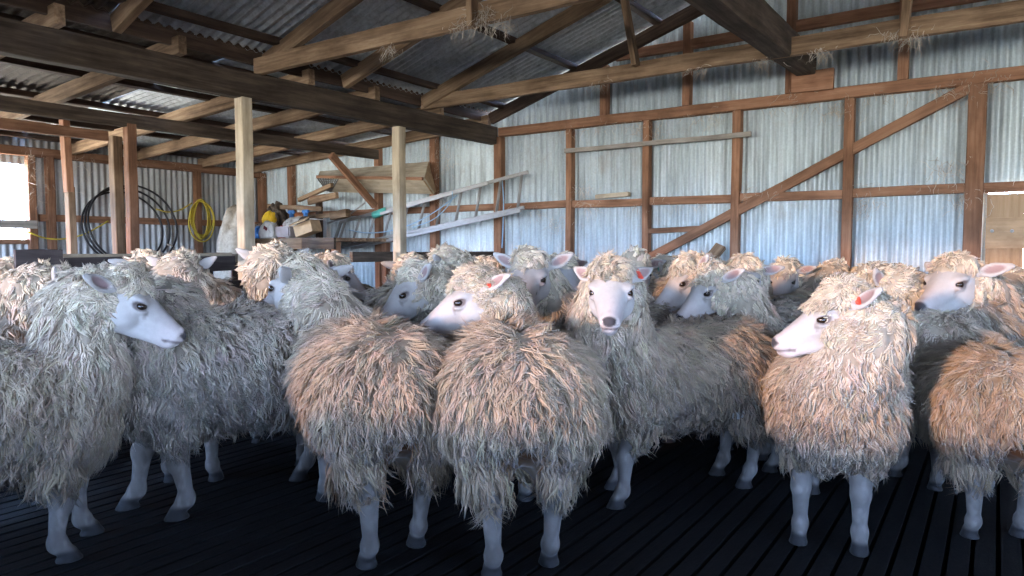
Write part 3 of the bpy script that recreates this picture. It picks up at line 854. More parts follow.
    def fcol(Pn, dirt, hn, n_):
        c = np.tile(tone, (len(Pn), 1))
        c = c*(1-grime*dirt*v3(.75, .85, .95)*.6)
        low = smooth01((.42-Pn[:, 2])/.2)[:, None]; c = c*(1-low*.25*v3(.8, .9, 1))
        tailz = smooth01((-.34-Pn[:, 0])/.08)[:, None]*smooth01((.085-np.abs(Pn[:, 1]))/.06)[:, None]*smooth01((.48-Pn[:, 2])/.06)[:, None]
        c = c*(1-tailz*.8*v3(.75, .95, 1.1))
        hm = smooth01((.42-hn)/.26)[:, None]; c = c*(1-hm*.45)+v3(.60, .50, .38)*hm*.45
        hm = smooth01((.20-hn)/.09)[:, None]; c = c*(1-hm*.8)+v3(.70, .60, .45)*topc*hm*.8
        return c*n_
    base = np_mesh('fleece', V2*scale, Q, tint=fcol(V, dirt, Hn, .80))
    # scatter the locks in little staples
    tri = np.concatenate([Q[:, [0, 1, 2]], Q[:, [0, 2, 3]]])
    ar = np.linalg.norm(np.cross(V2[tri[:, 1]]-V2[tri[:, 0]], V2[tri[:, 2]]-V2[tri[:, 0]]), axis=1)
    cen_h = np.linalg.norm(V2[tri].mean(1)-poll, axis=1)
    ar = ar*np.where(cen_h < .16, 2.2, 1.0)
    m_ = 8; nc = locks//m_
    ti = r.choice(len(tri), nc, p=ar/ar.sum())
    u, v = r.random((2, nc)); sw = u+v > 1; u[sw], v[sw] = 1-u[sw], 1-v[sw]
    wts = np.stack([1-u-v, u, v], 1)[..., None]
    P = (V2[tri[ti]]*wts).sum(1); N = unit((G[tri[ti]]*wts).sum(1))
    hn = np.linalg.norm((P-poll) @ HF/1.15 - v3(0, 0, -.03), axis=1)
    dt_ = np.clip(0.5+0.5*vnoise(P, 4.5)[:, 0], 0, 1)[:, None]
    down = np.tile(v3(0, 0, -1), (nc, 1)); down[:, 0] -= 0.18; down[:, 1] += np.sign(P[:, 1])*0.25*smooth01((N[:, 2]-.5)/.4)
    T = down - N*(down*N).sum(1, keepdims=True)
    headm = smooth01((.21-hn)/.08)[:, None]
    T = T*(1-headm*.6) + headm*.9*(vnoise(P, 22)) + headm*(HF @ v3(.35, 0, -.1))[None]
    T = unit(T + 0.20*vnoise(P, 8) + 0.13*vnoise(P, 30))
    T = unit(T - N*np.minimum((T*N).sum(1, keepdims=True), 0)*1.1)
    Ls = lock_l*(1-.58*headm[:, 0])*(0.75+0.5*r.random(nc))*(1+.2*smooth01((.5-P[:, 2])/.2))
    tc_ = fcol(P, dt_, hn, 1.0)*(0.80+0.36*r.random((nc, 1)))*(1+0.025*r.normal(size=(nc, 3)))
    P5 = np.repeat(P, m_, 0); N5 = np.repeat(N, m_, 0); T5 = np.repeat(T, m_, 0)
    sp = 0.0105*(1-.35*np.repeat(headm, m_, 0))
    off = r.normal(size=P5.shape)*sp; off -= N5*(off*N5).sum(1, keepdims=True)
    tipP = P5 + off*1.0
    Tc = unit(T5 - off*34.0)
    L5 = np.repeat(Ls*(.85+.3*r.random(nc)), m_)*(0.85+0.3*r.random(nc*m_)); W5 = lock_w*(0.6+0.7*r.random(nc*m_))*(1-.25*np.repeat(headm[:, 0], m_))
    C5 = np.clip(np.repeat(tc_, m_, 0)*(0.9+0.2*r.random((nc*m_, 1))), 0.01, .95)
    seg = 3
    LV, LQ, LT, LC = lock_mesh(tipP, N5, Tc, L5, W5, C5, r, crimp=curly*2.0, seg=seg, group=m_)
    # keep clear of the face: drop locks whose tips hide the eyes or muzzle
    nv = seg*3+1
    tips = LV.reshape(-1, nv, 3)[:, -1]; mids = LV.reshape(-1, nv, 3)[:, nv//2]
    bad = np.zeros(len(tips), bool)
    for pt in (tips, mids):
        h_ = (pt-poll) @ HF/HZ
        face = (h_[:, 0] > .072+.055*facewool+.03*(fringe > 0)) & (h_[:, 0] < .31) & (np.abs(h_[:, 1]) < .060) & (h_[:, 2] < .008-.03*(h_[:, 0] > .11)) & (h_[:, 2] > -.135)
        bad |= face & ((h_[:, 2] > -.115) | (h_[:, 0] > .12))
    rt_ = LV.reshape(-1, nv, 3)[:, 0]
    bad |= (np.abs(rt_[:, 1]) < .045) & (rt_[:, 0] < -.30) & (rt_[:, 2] < .43)
    bad |= (np.abs(tips[:, 1]) < .026) & (tips[:, 0] < -.32) & (tips[:, 2] < .40)
    bad |= tips[:, 2] < .10
    keep = ~bad; kv = np.repeat(keep, nv)
    remap = np.cumsum(kv)-1
    LQ = remap[LQ[kv[LQ[:, 0]]]]; LT = remap[LT[kv[LT[:, 0]]]]
    LV, LC = LV[kv], LC[kv]
    nb_ = len(V2)
    AV = np.concatenate([V2, LV]); AQ = np.concatenate([Q, LQ+nb_]); AT = LT+nb_
    AC = np.concatenate([fcol(V, dirt, Hn, .58), LC])  # base wool coloured darker so gaps between locks read as shade
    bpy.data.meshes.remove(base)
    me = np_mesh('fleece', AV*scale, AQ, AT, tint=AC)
    fl = link_mesh('fleece', me, M['wool'], root)
    return root

def rotY(t):
    c, s = math.cos(t), math.sin(t)
    return np.array([[c, 0, s], [0, 1, 0], [-s, 0, c]])

def hoof(c):
    """a cloven hoof: a blunt wedge, flat underneath"""
    def fn(X, Y, Z):
        x, y, z = X-c[0], Y-c[1], Z-c[2]
        lim = 0.036-0.55*np.clip(z+.02, 0, .05)
        d = np.sqrt((x/1.25)**2+y**2)-np.minimum(lim, .034)
        return np.maximum(np.maximum(d, z-.022), -(z+.021))+0*X
    return fn
# ---------------------------------------------------------------- the flock
HL, ML, FL = 38000, 17000, 8500
def hero(*a, **k):
    k.setdefault('topc', .88); return make_sheep(*a, q=2, locks=HL, **k)
def mid(*a, **k):
    k.setdefault('neckw', .86); return make_sheep(*a, q=1, locks=ML, lock_w=.0050, **k)
def far(*a, **k):
    k.setdefault('topc', 1.15); k.setdefault('neckw', .9); return make_sheep(*a, q=0, locks=FL, lock_w=.0068, lock_l=.085, **k)
BROWN = (0.39, 0.285, 0.195); CREAM = (0.59, 0.49, 0.36); GREY = (0.37, 0.30, 0.23)

hero('long-woolled sheep cut off by the left edge, white face in profile to the right', -32, 2.37, 2, (118, 283, 2.60), -8, 27, scale=1.06, neckw=.85, ear=(-.6, -.05), seed=11, legs=dict(fl=.06, fr=-.04), tone=(0.387, 0.288, 0.194))
hero('grey woolly sheep broadside just right of the leftmost white face, head hidden', 231, 3.06, 190, (138, 300, 3.05), 150, 30, scale=1.17, seed=12, tone=GREY, legs=dict(fl=-.06, fr=.08, hr=.06), rump=.01)
hero('sheep seen from behind, face turned left, between the grey broadside sheep and the middle rump', 366, 2.80, 104, (304, 274, 3.10), 126, 10, scale=1.12, hsize=1.08, neckw=.72, seed=13, legs=dict(hl=-.02, hr=.06, fl=.03), tone=(0.380, 0.273, 0.180), ear=(-.8, .15))
hero('large sheep with its broad rump to the viewer in the middle, looking left', 508, 2.74, 97, (480, 283, 2.98), 186, 20, scale=1.12, neckw=.64, seed=14, tags=[(1, 'tag_red', .030)], legs=dict(hl=-.03, hr=.03), tone=(0.406, 0.300, 0.199), rump=.03, ear=(-1.1, .1))
hero('white-faced sheep staring straight at the viewer with a red ear tag', 672, 3.18, 214, (612, 274, 2.76), 268, 17, scale=1.05, seed=15, tags=[(1, 'tag_red', .045)], legs=dict(fl=.05, fr=-.05), tone=(0.401, 0.300, 0.204), ear=(-1.0, -.1), top=1.08, mark=[(.145, .055, -.075, .010)])
hero('curly-fleeced sheep standing front on at the right, head turned left, red ear tag', 838, 2.80, 268, (845, 300, 2.50), 196, 17, scale=1.02, neckw=.84, seed=16, tags=[(1, 'tag_red', .030)], facewool=1.15, tone=(0.406, 0.303, 0.204), curly=.42, ear=(-.7, .35), top=1.1, fringe=1.0, lock_l=.066)
hero('sheep at the right edge seen from its rump, one hind leg forward', 984, 2.90, 104, (898, 328, 3.30), 165, 40, scale=.97, seed=17, tone=(0.387, 0.285, 0.189), legs=dict(hl=.02, hr=.1), rump=.02)

mid('white-faced sheep behind the big rump, black fleck under its eye', 611, 3.86, 222, (532, 263, 3.66), 258, 20, hsize=1.08, seed=21, mark=[(.150, .048, -.072, .013)], tone=GREY, ear=(-.1, .25))
far('sheep peering over between two white faces, brown patch by its mouth', 543, 4.93, 275, (563, 264, 4.77), 300, 22, seed=22, tone=CREAM, mark=[(.2, .04, -.1, .02)])
far('sheep peeping over the red-tagged ear of the staring sheep', 612, 4.60, 262, (634, 263, 4.38), 282, 15, seed=23, tone=CREAM, top=1.15)
far('sheep with a green ear tag near the diagonal brace foot', 702, 4.98, 207, (659, 266, 4.56), 175, 30, seed=24, tags=[(1, 'tag_green', .05)], tone=CREAM)
mid('white-faced sheep with dark ears pointing its nose down left', 705, 4.45, 212, (691, 267, 3.95), 205, 30, seed=25, tone=BROWN, ear=(-.2, .5))
mid('curly-topped sheep dipping its muzzle behind the back of the staring sheep', 824, 3.51, 197, (714, 276, 3.45), 210, 30, seed=26, scale=.98, neckw=.72, facewool=.3, top=1.05, tone=CREAM, ear=(-.5, 0), curly=.45)
mid('white-faced sheep with black nose looking over the staring sheep rump', 762, 4.02, 217, (745, 268, 3.92), 264, 14, seed=27, tone=GREY, ear=(-.2, -.1), mark=[(.13, .05, -.07, .011)])
far('small far sheep with pale face left of the curly front-on sheep head', 790, 5.44, 216, (786, 269, 5.15), 255, 30, seed=28, tone=CREAM)
far('woolly far sheep facing the iron wall above the curly sheep head', 815, 4.81, 94, (836, 270, 5.26), 80, 30, seed=29, tone=CREAM)
mid('woolly sheep facing away just right behind the curly sheep topknot', 941, 4.46, 105, (866, 276, 4.95), 95, 30, seed=30, tone=(0.347, 0.271, 0.180))
far('far woolly sheep beside the pointed pale ear', 909, 5.09, 35, (899, 274, 5.40), 60, 25, seed=31, tone=CREAM)
mid('dark-faced sheep lowering its head, one pale ear pointing up', 927, 3.83, 317, (894, 283, 3.62), 325, 48, seed=32, tone=GREY, ear=(-.25, .65), facewool=.5)
mid('white-faced sheep in front of the boarded door looking left', 1083, 3.56, 211, (958, 268, 3.50), 239, 15, seed=33, tone=BROWN, ear=(-.35, -.05), hsize=1.12, top=.85)
far('brown-backed sheep behind the white face at the boarded door', 1034, 4.54, 156, (1003, 278, 4.99), 140, 35, seed=34, tone=BROWN)

mid('woolly sheep at the left edge facing right, small dark eye showing', -12, 3.44, 7, (54, 279, 3.52), 14, 28, seed=41, tone=BROWN, ear=(-.4, .3))
mid('shaggy-headed sheep facing the yellow hose, seen from behind', 216, 3.67, 71, (184, 266, 3.98), 66, 28, seed=42, tone=CREAM, ear=(-.2, .25), top=1.15)
far('sheep half hidden behind the leftmost white face, one ear showing', 148, 4.01, 74, (147, 263, 4.34), 85, 28, seed=43, tone=CREAM)
mid('thick-necked cream sheep facing the bench, seen from behind', 315, 3.91, 94, (274, 258, 3.95), 84, 25, seed=44, tone=CREAM, ear=(-.2, .25), neckw=1.12)
far('yellowish sheep below the ladder foot, facing right', 307, 4.70, 2, (336, 264, 4.66), -8, 30, seed=45, tone=(0.401, 0.300, 0.180))
mid('white-faced sheep in profile to the left, its nose near the pale post foot', 449, 3.82, 172, (416, 275, 3.50), 188, 34, seed=46, tone=GREY, ear=(-.4, .2))
far('curly-headed sheep facing the pale post foot', 399, 4.69, 88, (411, 265, 4.85), 98, 28, seed=47, tone=CREAM)
mid('woolly sheep with a pink ear, left of the wall stud behind the big rump', 491, 4.44, 152, (447, 262, 4.30), 150, 26, seed=48, tone=CREAM, ear=(-.1, .2), top=1.15)
far('yellowish far sheep left of the black-flecked white face', 459, 5.32, 350, (488, 265, 5.64), 335, 30, seed=49, tone=(0.401, 0.305, 0.189))
far('sunlit white sheep beyond the dark pen panel at the left edge', 10, 5.30, 60, (18, 266, 5.68), 60, 30, seed=50, tone=(0.414, 0.329, 0.228))
far('sheep in the back row under the pale offcut', 598, 5.65, 6, (613, 268, 5.77), 20, 30, seed=51, tone=CREAM)
far('sheep in the back row beneath the short rail', 684, 5.81, 185, (672, 268, 5.49), 170, 30, seed=52, tone=CREAM)
# ---------------------------------------------------------------- things round the shed
def tube_mesh(pts, rad, sides=8, closed=False):
    P = [Vector(p) for p in pts]; n = len(P); V = []; Q = []
    prev = None
    for i, p in enumerate(P):
        a = P[(i-1) % n] if (closed or i) else p; b = P[(i+1) % n] if (closed or i < n-1) else p
        t = (b-a).normalized()
        if prev is None:
            u = t.orthogonal().normalized()
        else:
            u = (prev - t*prev.dot(t)).normalized()
        prev = u; w = t.cross(u)
        rr = rad[i] if hasattr(rad, '__len__') else rad
        for k in range(sides):
            an = 2*PI*k/sides
            V.append(p+(u*math.cos(an)+w*math.sin(an))*rr)
    m_ = n if closed else n-1
    for i in range(m_):
        for k in range(sides):
            a = i*sides+k; b = i*sides+(k+1) % sides; j = (i+1) % n
            Q.append((a, b, j*sides+(k+1) % sides, j*sides+k))
    T = []
    if not closed:
        for base, flip in ((0, True), ((n-1)*sides, False)):
            V.append(sum((V[base+k] for k in range(sides)), Vector())/sides); c = len(V)-1
            for k in range(sides):
                t_ = (base+k, base+(k+1) % sides, c)
                T.append(t_[::-1] if flip else t_)
    return np.array([tuple(v) for v in V]), np.array(Q), (np.array(T) if T else None)
def tube(name, pts, rad, mat, parent=None, sides=8, closed=False):
    V, Q, T = tube_mesh(pts, rad, sides, closed)
    if parent is not None:
        inv = np.array(parent.matrix_basis.inverted()); V = V @ inv[:3, :3].T + inv[:3, 3]
    return link_mesh(name, np_mesh(name, V, Q, T), M[mat], parent)
def smooth_path(pts, n=8):
    P = [np.array(p, float) for p in pts]; P = [2*P[0]-P[1]]+P+[2*P[-1]-P[-2]]; out = []
    for i in range(1, len(P)-2):
        for k in range(n):
            t = k/n
            out.append(.5*((2*P[i])+(-P[i-1]+P[i+1])*t+(2*P[i-1]-5*P[i]+4*P[i+1]-P[i+2])*t*t+(-P[i-1]+3*P[i]-3*P[i+1]+P[i+2])*t**3))
    out.append(P[-2]); return out
def box(name, dims, mat, loc=(0, 0, 0), rot=(0, 0, 0), parent=None, bev=0.006, taper=0.0, wob=0.0):
    bm = bmesh.new(); bmesh.ops.create_cube(bm, size=1.0)
    bmesh.ops.scale(bm, vec=dims, verts=bm.verts)
    bmesh.ops.bevel(bm, geom=bm.edges[:], offset=min(bev, min(dims)*.3), segments=2, affect='EDGES')
    if wob: 
        bmesh.ops.subdivide_edges(bm, edges=[e for e in bm.edges if e.calc_length() > .05], cuts=3, use_grid_fill=True)
        for v in bm.verts:
            v.co += Vector((random.uniform(-1, 1), random.uniform(-1, 1), random.uniform(-1, 1)))*wob
    for v in bm.verts:
        k = 1-taper*(v.co.z/dims[2]+.5); v.co.x *= k; v.co.y *= k
    o = from_bm(name, bm, M[mat], parent); o.location = loc; o.rotation_euler = rot
    return o
def blob(name, dims, mat, loc, seed, rough=.18, parent=None, pinch=0.0, rot=(0, 0, 0), freq=2.2):
    """a slumped sack or rag heap"""
    bm = bmesh.new(); bmesh.ops.create_icosphere(bm, subdivisions=4, radius=.5)
    co = np.array([v.co for v in bm.verts]); n_ = vnoise(co+seed*3.1, freq*3)*rough*.35 + vnoise(co*2.3+seed, freq*6)*rough*.12
    for v, d in zip(bm.verts, n_):
        p = np.array(v.co)+d
        p = np.sign(p)*np.abs(p)**.8
        k = 1-pinch*max(0, p[2]+.1)*1.4
        v.co = (p[0]*dims[0]*k, p[1]*dims[1]*k, max(p[2], -.42)*dims[2])
    zmin = min(v.co.z for v in bm.verts)
    for v in bm.verts: v.co.z -= zmin
    o = from_bm(name, bm, M[mat], parent, smooth=True); o.location = loc; o.rotation_euler = rot
    return o

# yellow hose: a hank of loops on the stud, and the run along the wall
hp = onX(200, 218, XL+0.15)
hose = empty('garden_hose', hp); tag(hose, 'yellow hose hung in a long coil on the low side wall', 'hose')
loops = []
for i in range(6):
    ry, rz = .125+.012*i*(1 if i % 2 else -.6), .235+.016*(i % 3)
    oy, oz = random.uniform(-.02, .02), random.uniform(-.02, .02)-.01*i
    for k in range(26):
        a = 2*PI*k/26
        loops.append((hp.x+.012*i+.01*math.sin(3*a+i), hp.y+oy+ry*math.sin(a), hp.z+oz+rz*math.cos(a)))
tube('coil', smooth_path(loops, 2), .0095, 'yellow_hose', hose, 7)
run = [onX(x_, y_, XL+.14) for x_, y_ in ((28, 232), (45, 238), (62, 239), (82, 235), (100, 226), (108, 221))]
tube('hose_run', smooth_path(run, 6), .009, 'yellow_hose', hose, 7)
run = [onX(x_, y_, XL+.14) for x_, y_ in ((156, 209), (168, 212), (180, 210), (192, 203))]
tube('hose_end', smooth_path(run, 6), .009, 'yellow_hose', hose, 7)
# black pipe hoops
bp = onX(124, 228, XL+.13)
pipe = empty('coiled_pipe', bp); tag(pipe, 'big black pipe hoop leaning on the low side wall', 'pipe')
pts = []
for i in range(3):
    for k in range(40):
        a = 2*PI*k/40
        rr = .52+.03*i
        pts.append((bp.x+.10*math.cos(a)*-1+.03*i, bp.y+.05*i+rr*.93*math.sin(a), bp.z+.02*i+rr*.86*math.cos(a)))
tube('hoops', smooth_path(pts, 2), .012, 'black_pipe', pipe, 8)
tube('tie_band', [(bp.x+.09, bp.y+.49, bp.z-.20), (bp.x+.12, bp.y+.54, bp.z-.22), (bp.x+.05, bp.y+.60, bp.z-.24)], .012, 'wisp', pipe)

# ladder leaning along the iron wall
YLd = 6.22
def LP(x_, y_): return onY(x_, y_, YLd)
ld = empty('extension_ladder', (LP(430, 235).x, YLd, 1.2)); tag(ld, 'aluminium extension ladder lying aslant along the iron wall', 'ladder')
def rail(name, p0, p1, dy=0.0, w=.026, h=.036, mat='alu'):
    p0, p1 = Vector(p0)+Vector((0, dy, 0)), Vector(p1)+Vector((0, dy, 0))
    return timber(name, p0, p1, w, h, mat, parent=ld, rough=.0004)
t0, t1 = LP(341, 222), LP(528, 172)
b0, b1 = LP(332, 249), LP(524, 207.5)
rail('stile', t0, t1); rail('stile', b0, b1)
for k in range(11):
    u = .03+k/10.6
    if u > 1: break
    a, b = t0.lerp(t1, u), b0.lerp(b1, u)
    tube('rung', [a, a.lerp(b, .5), b], .016, 'alu', ld, 10)
t0b, t1b = LP(462, 199), LP(500, 186)
sec = LP(355, 247.5), LP(524, 209)
rail('fly_stile', sec[0]+Vector((0, 0, -.015)), sec[1]+Vector((0, 0, -.02)), -.06)
rail('fly_stile', LP(385, 214), LP(492, 183.5), -.07)
rail('foot_end', t0, t0.lerp(b0, .96))
a = LP(381, 213); tube('tape_band', [a+Vector((-.10, -.02, -.025)), a+Vector((0, -.02, 0)), a+Vector((.10, -.02, .025))], .045, 'green_tape', ld, 10)
# blue rope slung under the ladder
rp = [LP(354, 230), LP(372, 233), LP(395, 231), LP(420, 223), LP(440, 212), LP(462, 196)]
rp = [p+Vector((0, -.09, 0)) for p in rp]
rope = tube('rope', smooth_path(rp, 8), .0065, 'blue_rope'); tag(rope, 'pale blue rope slung along the ladder rungs', 'rope')
rp = [p+Vector((0, -.1, 0)) for p in (LP(418, 228), LP(440, 219), LP(456, 203), LP(458, 192))]
rope2 = tube('rope', smooth_path(rp, 8), .006, 'blue_rope'); tag(rope2, 'short blue rope end hanging by the ladder middle', 'rope')
rp = [onY(502, 178, 6.24), onY(503.5, 200, 6.25), onY(503, 225, 6.26), onY(502, 248, 6.27)]
cord = tube('cord', smooth_path(rp, 6), .007, 'blue_rope'); tag(cord, 'thin bluish cord hanging straight down beside the ladder top', 'cord')
rp = [onY(335, 224, 6.1), onY(350, 217, 6.1), onY(364, 205, 6.1)]
pole = tube('thin_rod', [onY(328, 223, 6.05), onY(345, 218, 6.05), onY(365, 203, 6.05)], .011, 'alu'); tag(pole, 'thin pale rod sticking up left of the ladder', 'rod')

# the board hopper high on the wall
hx0, hx1 = onY(315, 168, 6.28).x, onY(424, 168, 6.28).x
hq = empty('feed_hopper', ((hx0+hx1)/2, 6.2, 1.75)); tag(hq, 'long V-shaped board hopper with mesh end fixed high on the iron wall', 'hopper')
def board4(name, q, mat, th=.02, parent=None):
    q = [Vector(p) for p in q]; nrm = (q[1]-q[0]).cross(q[3]-q[0]).normalized()*th
    bm = bmesh.new(); n = 10; g = []
    for s_ in (0, 1):
        rows = []
        for i in range(n+1):
            u = i/n; w_ = random.uniform(-.004, .004)
            rows.append([bm.verts.new(q[0].lerp(q[1], u).lerp(q[3].lerp(q[2], u), v)+nrm*s_+nrm.normalized()*w_) for v in (0, .5, 1)])
        g.append(rows)
    for s_ in (0, 1):
        for i in range(n):
            for j in range(2): bm.faces.new((g[s_][i][j], g[s_][i+1][j], g[s_][i+1][j+1], g[s_][i][j+1]))
    for i in range(n):
        for j in (0, 2): bm.faces.new((g[0][i][j], g[0][i+1][j], g[1][i+1][j], g[1][i][j]))
    for i in (0, n):
        for j in range(2): bm.faces.new((g[0][i][j], g[0][i][j+1], g[1][i][j+1], g[1][i][j]))
    bmesh.ops.recalc_face_normals(bm, faces=bm.faces)
    if parent: bmesh.ops.transform(bm, matrix=parent.matrix_basis.inverted(), verts=bm.verts)
    return from_bm(name, bm, M[mat], parent)
zt = onY(360, 167, 6.30).z
A0, A1 = Vector((hx0, 6.36, zt)), Vector((hx1, 6.36, zt))
B0, B1 = onY(318, 177, 5.98), onY(424, 179, 5.98)
C0, C1 = onY(333, 192, 6.22), onY(434, 194, 6.22)
board4('top_board', [A0, A1, B1, B0], 'beige', .02, hq)
L0, L1 = onY(340, 177.3, 5.98), onY(331, 192, 6.22)
board4('lower_board', [L0, B1, C1, L1], 'beige', .02, hq)
timber('edge_strip', B0+Vector((0, -.02, 0)), B1+Vector((0, -.02, 0)), .02, .035, 'stud', parent=hq)
board4('end_panel', [B1, A1, A1+Vector((.12, 0, -.36)), C1], 'ply', .02, hq)
wires = []
E0 = [B0+Vector((0, -.01, -.02)), L0+Vector((0, -.01, 0)), L1, onY(326, 190, 6.20)]
VV, QQ, TT = [], [], []
def addt(p, q, rad):
    V, Q, T = tube_mesh([p, p.lerp(q, .5), q], rad, 5); o = sum(len(v) for v in VV)
    VV.append(V); QQ.append(Q+o); TT.append(T+o)
for k in range(9):
    u = k/8
    addt(E0[0].lerp(E0[1], u), E0[3].lerp(E0[2], u), .007); addt(E0[0].lerp(E0[3], u), E0[1].lerp(E0[2], u), .007)
Vw = np.concatenate(VV); inv = np.array(hq.matrix_basis.inverted()); Vw = Vw @ inv[:3, :3].T + inv[:3, 3]
link_mesh('end_mesh', np_mesh('end_mesh', Vw, np.concatenate(QQ), np.concatenate(TT)), M['steel'], hq)

# work bench under the corner with its clutter
bz = 1.235
bxl, bxr, byf, byb = -8.35, -6.12, 5.35, 6.30
bn = empty('workbench', ((bxl+bxr)/2, (byf+byb)/2, 0)); tag(bn, 'rough timber bench piled with clutter in the far corner', 'bench')
for i in range(4):
    timber('bench_board', (bxl, byf+.12+i*.235, bz-.03), (bxr, byf+.12+i*.235, bz-.03), .225, .04, 'rafter', parent=bn)
timber('front_fascia', (bxl, byf-.01, bz-.075), (bxr-.55, byf-.01, bz-.075), .03, .13, 'rafter', parent=bn)
timber('front_fascia', (bxr-.55, byf-.005, bz-.075), (bxr, byf-.005, bz-.075), .03, .13, 'beam', parent=bn)
for x_ in (bxl+.08, (bxl+bxr)/2, bxr-.08):
    for y_ in (byf+.08, byb-.08):
        timber('leg', (x_, y_, 0), (x_, y_, bz-.06), .08, .08, 'stud', up=(0, 1, 0), parent=bn)
def onbench(px, py=None, Y=5.6):
    p = onY(px, 240, Y); return Vector((p.x, Y, bz-.008))
# shelf frame with sticks over the bench
sf = empty('timber_rack', (onY(318, 220, 6.0).x, 6.0, bz-.01)); tag(sf, 'rough timber rack with poles laid across above the bench', 'rack')
for px in (319, 291):
    p = onY(px, 200, 6.05); timber('upright', (p.x, 6.05, bz-.01), (p.x, 6.05, p.z+.02 if px == 319 else p.z-.12), .07, .07, 'purlin' if px == 319 else 'stud', up=(0, 1, 0), parent=sf)
a, b = onY(268, 206, 5.98), onY(322, 209, 5.98); timber('shelf_rail', a, b, .03, .06, 'rafter', parent=sf)
a, b = onY(306, 217, 5.98), onY(350, 214, 5.98); timber('shelf_rail', a, b, .03, .055, 'rafter', parent=sf)
for (x0, y0, x1, y1, lb, mt) in ((299, 200, 332, 185, 'pale pole slanting up over the bench, topmost one', 'rafter'), (309, 202, 337, 195, 'thick pale pole lying across the rack over the bench', 'rafter'), (311, 199, 326, 196, 'reddish offcut lying between the poles over the bench', 'stud'), (332, 216, 348, 213, 'short brown block at the right end of the rack', 'rafter')):
    a, b = onY(x0, y0, 5.92), onY(x1, y1, 5.92)
    if mt == 'rafter' and x0 == 332: tag(timber('timber_block', a, b, .08, .10, mt, kind='thing'), lb, 'block', None, None)
    else: tag(timber('timber_pole', a, b, .05, .05 if y0 != 202 else .075, mt, kind='thing'), lb, 'timber')
# sacks, boxes and tools
o = empty('feed_bag', onbench(270, Y=5.55)); tag(o, 'yellow and white bag standing among the bench clutter', 'bag')
blob('bag_body', (.19, .15, .26), 'white_bag', (0, 0, 0), 1, .1, o, .25)
blob('bag_top', (.17, .13, .16), 'yellow_bag', (.0, -.005, .19), 2, .12, o, .5)
box('handle', (.03, .05, .14), 'yellow_bag', (.09, -.02, .26), (0, .25, 0), o, .012)
o = empty('feed_bag', onbench(268, Y=5.42)); tag(o, 'crumpled white bag with a maroon print at the front of the bench', 'bag')
blob('bag_body', (.24, .13, .21), 'white_bag', (0, 0, 0), 3, .2, o, .35)
box('print', (.07, .012, .09), 'maroon', (.03, -.062, .10), (.1, .5, 0), o, .004)
tag(blob('sack', (.34, .24, .28), 'white_bag', onbench(297, Y=5.72), 5, .25, None, .2), 'pale sack slumped in the middle of the bench', 'sack')
tag(blob('sack', (.22, .2, .17), 'junk', onbench(309, Y=5.62)+Vector((0, 0, .10)), 6, .3, None, .2), 'dark brown rag lying on top of the cardboard box', 'rag')
tag(blob('rag_heap', (.34, .26, .46), 'junk', onbench(277, Y=5.95), 7, .45, None, .35, freq=3), 'dark tangle of gear heaped behind the yellow bag', 'heap')
tag(blob('rag_heap', (.28, .2, .20), 'steel', onbench(258, Y=5.85), 8, .4, None, .2), 'grey bundle beside the pale post at the bench end', 'bundle')
tag(box('storage_box', (.24, .18, .13), 'greybox', onbench(288, Y=5.46)+Vector((0, 0, .075)), (0, 0, .08), None, .012, -.05), 'dull grey box at the front edge of the bench', 'box')
cb = empty('cardboard_box', onbench(309, Y=5.47)+Vector((0, 0, .05)), .25); cb.rotation_euler = (0, -.28, .2); tag(cb, 'open cardboard box tipped on the bench front', 'box')
for nm, dm, lc in (('box_base', (.26, .18, .012), (0, 0, 0)), ('box_side', (.26, .012, .13), (0, -.085, .065)), ('box_side', (.26, .012, .13), (0, .085, .065)), ('box_end', (.012, .18, .13), (-.125, 0, .065)), ('box_end', (.012, .18, .13), (.125, 0, .065))):
    box(nm, dm, 'card', lc, (0, 0, 0), cb, .003)
box('flap', (.25, .10, .010), 'card', (0, -.125, .145), (.45, 0, 0), cb, .003)
box('flap', (.11, .17, .010), 'white_bag', (.175, 0, .125), (0, .35, 0), cb, .003)
def clamp_tool(px, Y, lb):
    p = onbench(px, Y=Y); o = empty('hand_clamp', p+Vector((0, 0, .27)), .1); tag(o, lb, 'tool')
    box('jaw', (.05, .05, .20), 'blue', (0, 0, 0), (0, 0, 0), o, .012)
    box('jaw', (.12, .04, .045), 'blue', (.0, 0, .08), (0, 0, 0), o, .012)
    tube('stem', [p+Vector((0, 0, .0)), p+Vector((0, 0, .1)), p+Vector((0, 0, .2))], .012, 'steel', o)
    tube('bar', [o.location+Vector((-.10, .0, -.02)), o.location+Vector((0, 0, -.015)), o.location+Vector((.12, 0, -.01))], .010, 'steel', o)
clamp_tool(306, 5.93, 'blue plastic tool standing upright at the rack rail'); clamp_tool(292, 5.93, 'blue cross-shaped tool left of the upright blue one')
tag(blob('plastic_bottle', (.09, .08, .16), 'red', onbench(282, Y=5.58), 9, .15, None, .3), 'red packet between the yellow bag and pale sack', 'packet')
tag(blob('sack', (.16, .14, .16), 'blue', onbench(259, Y=5.50), 10, .2, None, .3), 'blue and grey bag against the pale post', 'bag')
tag(blob('wool_bag', (.50, .40, 1.60), 'sacking', (onY(236, 225, 5.05).x, 5.05, 0.0), 11, .2, None, .22), 'bulging grey wool bag between the yellow hose and the pale post', 'bag')

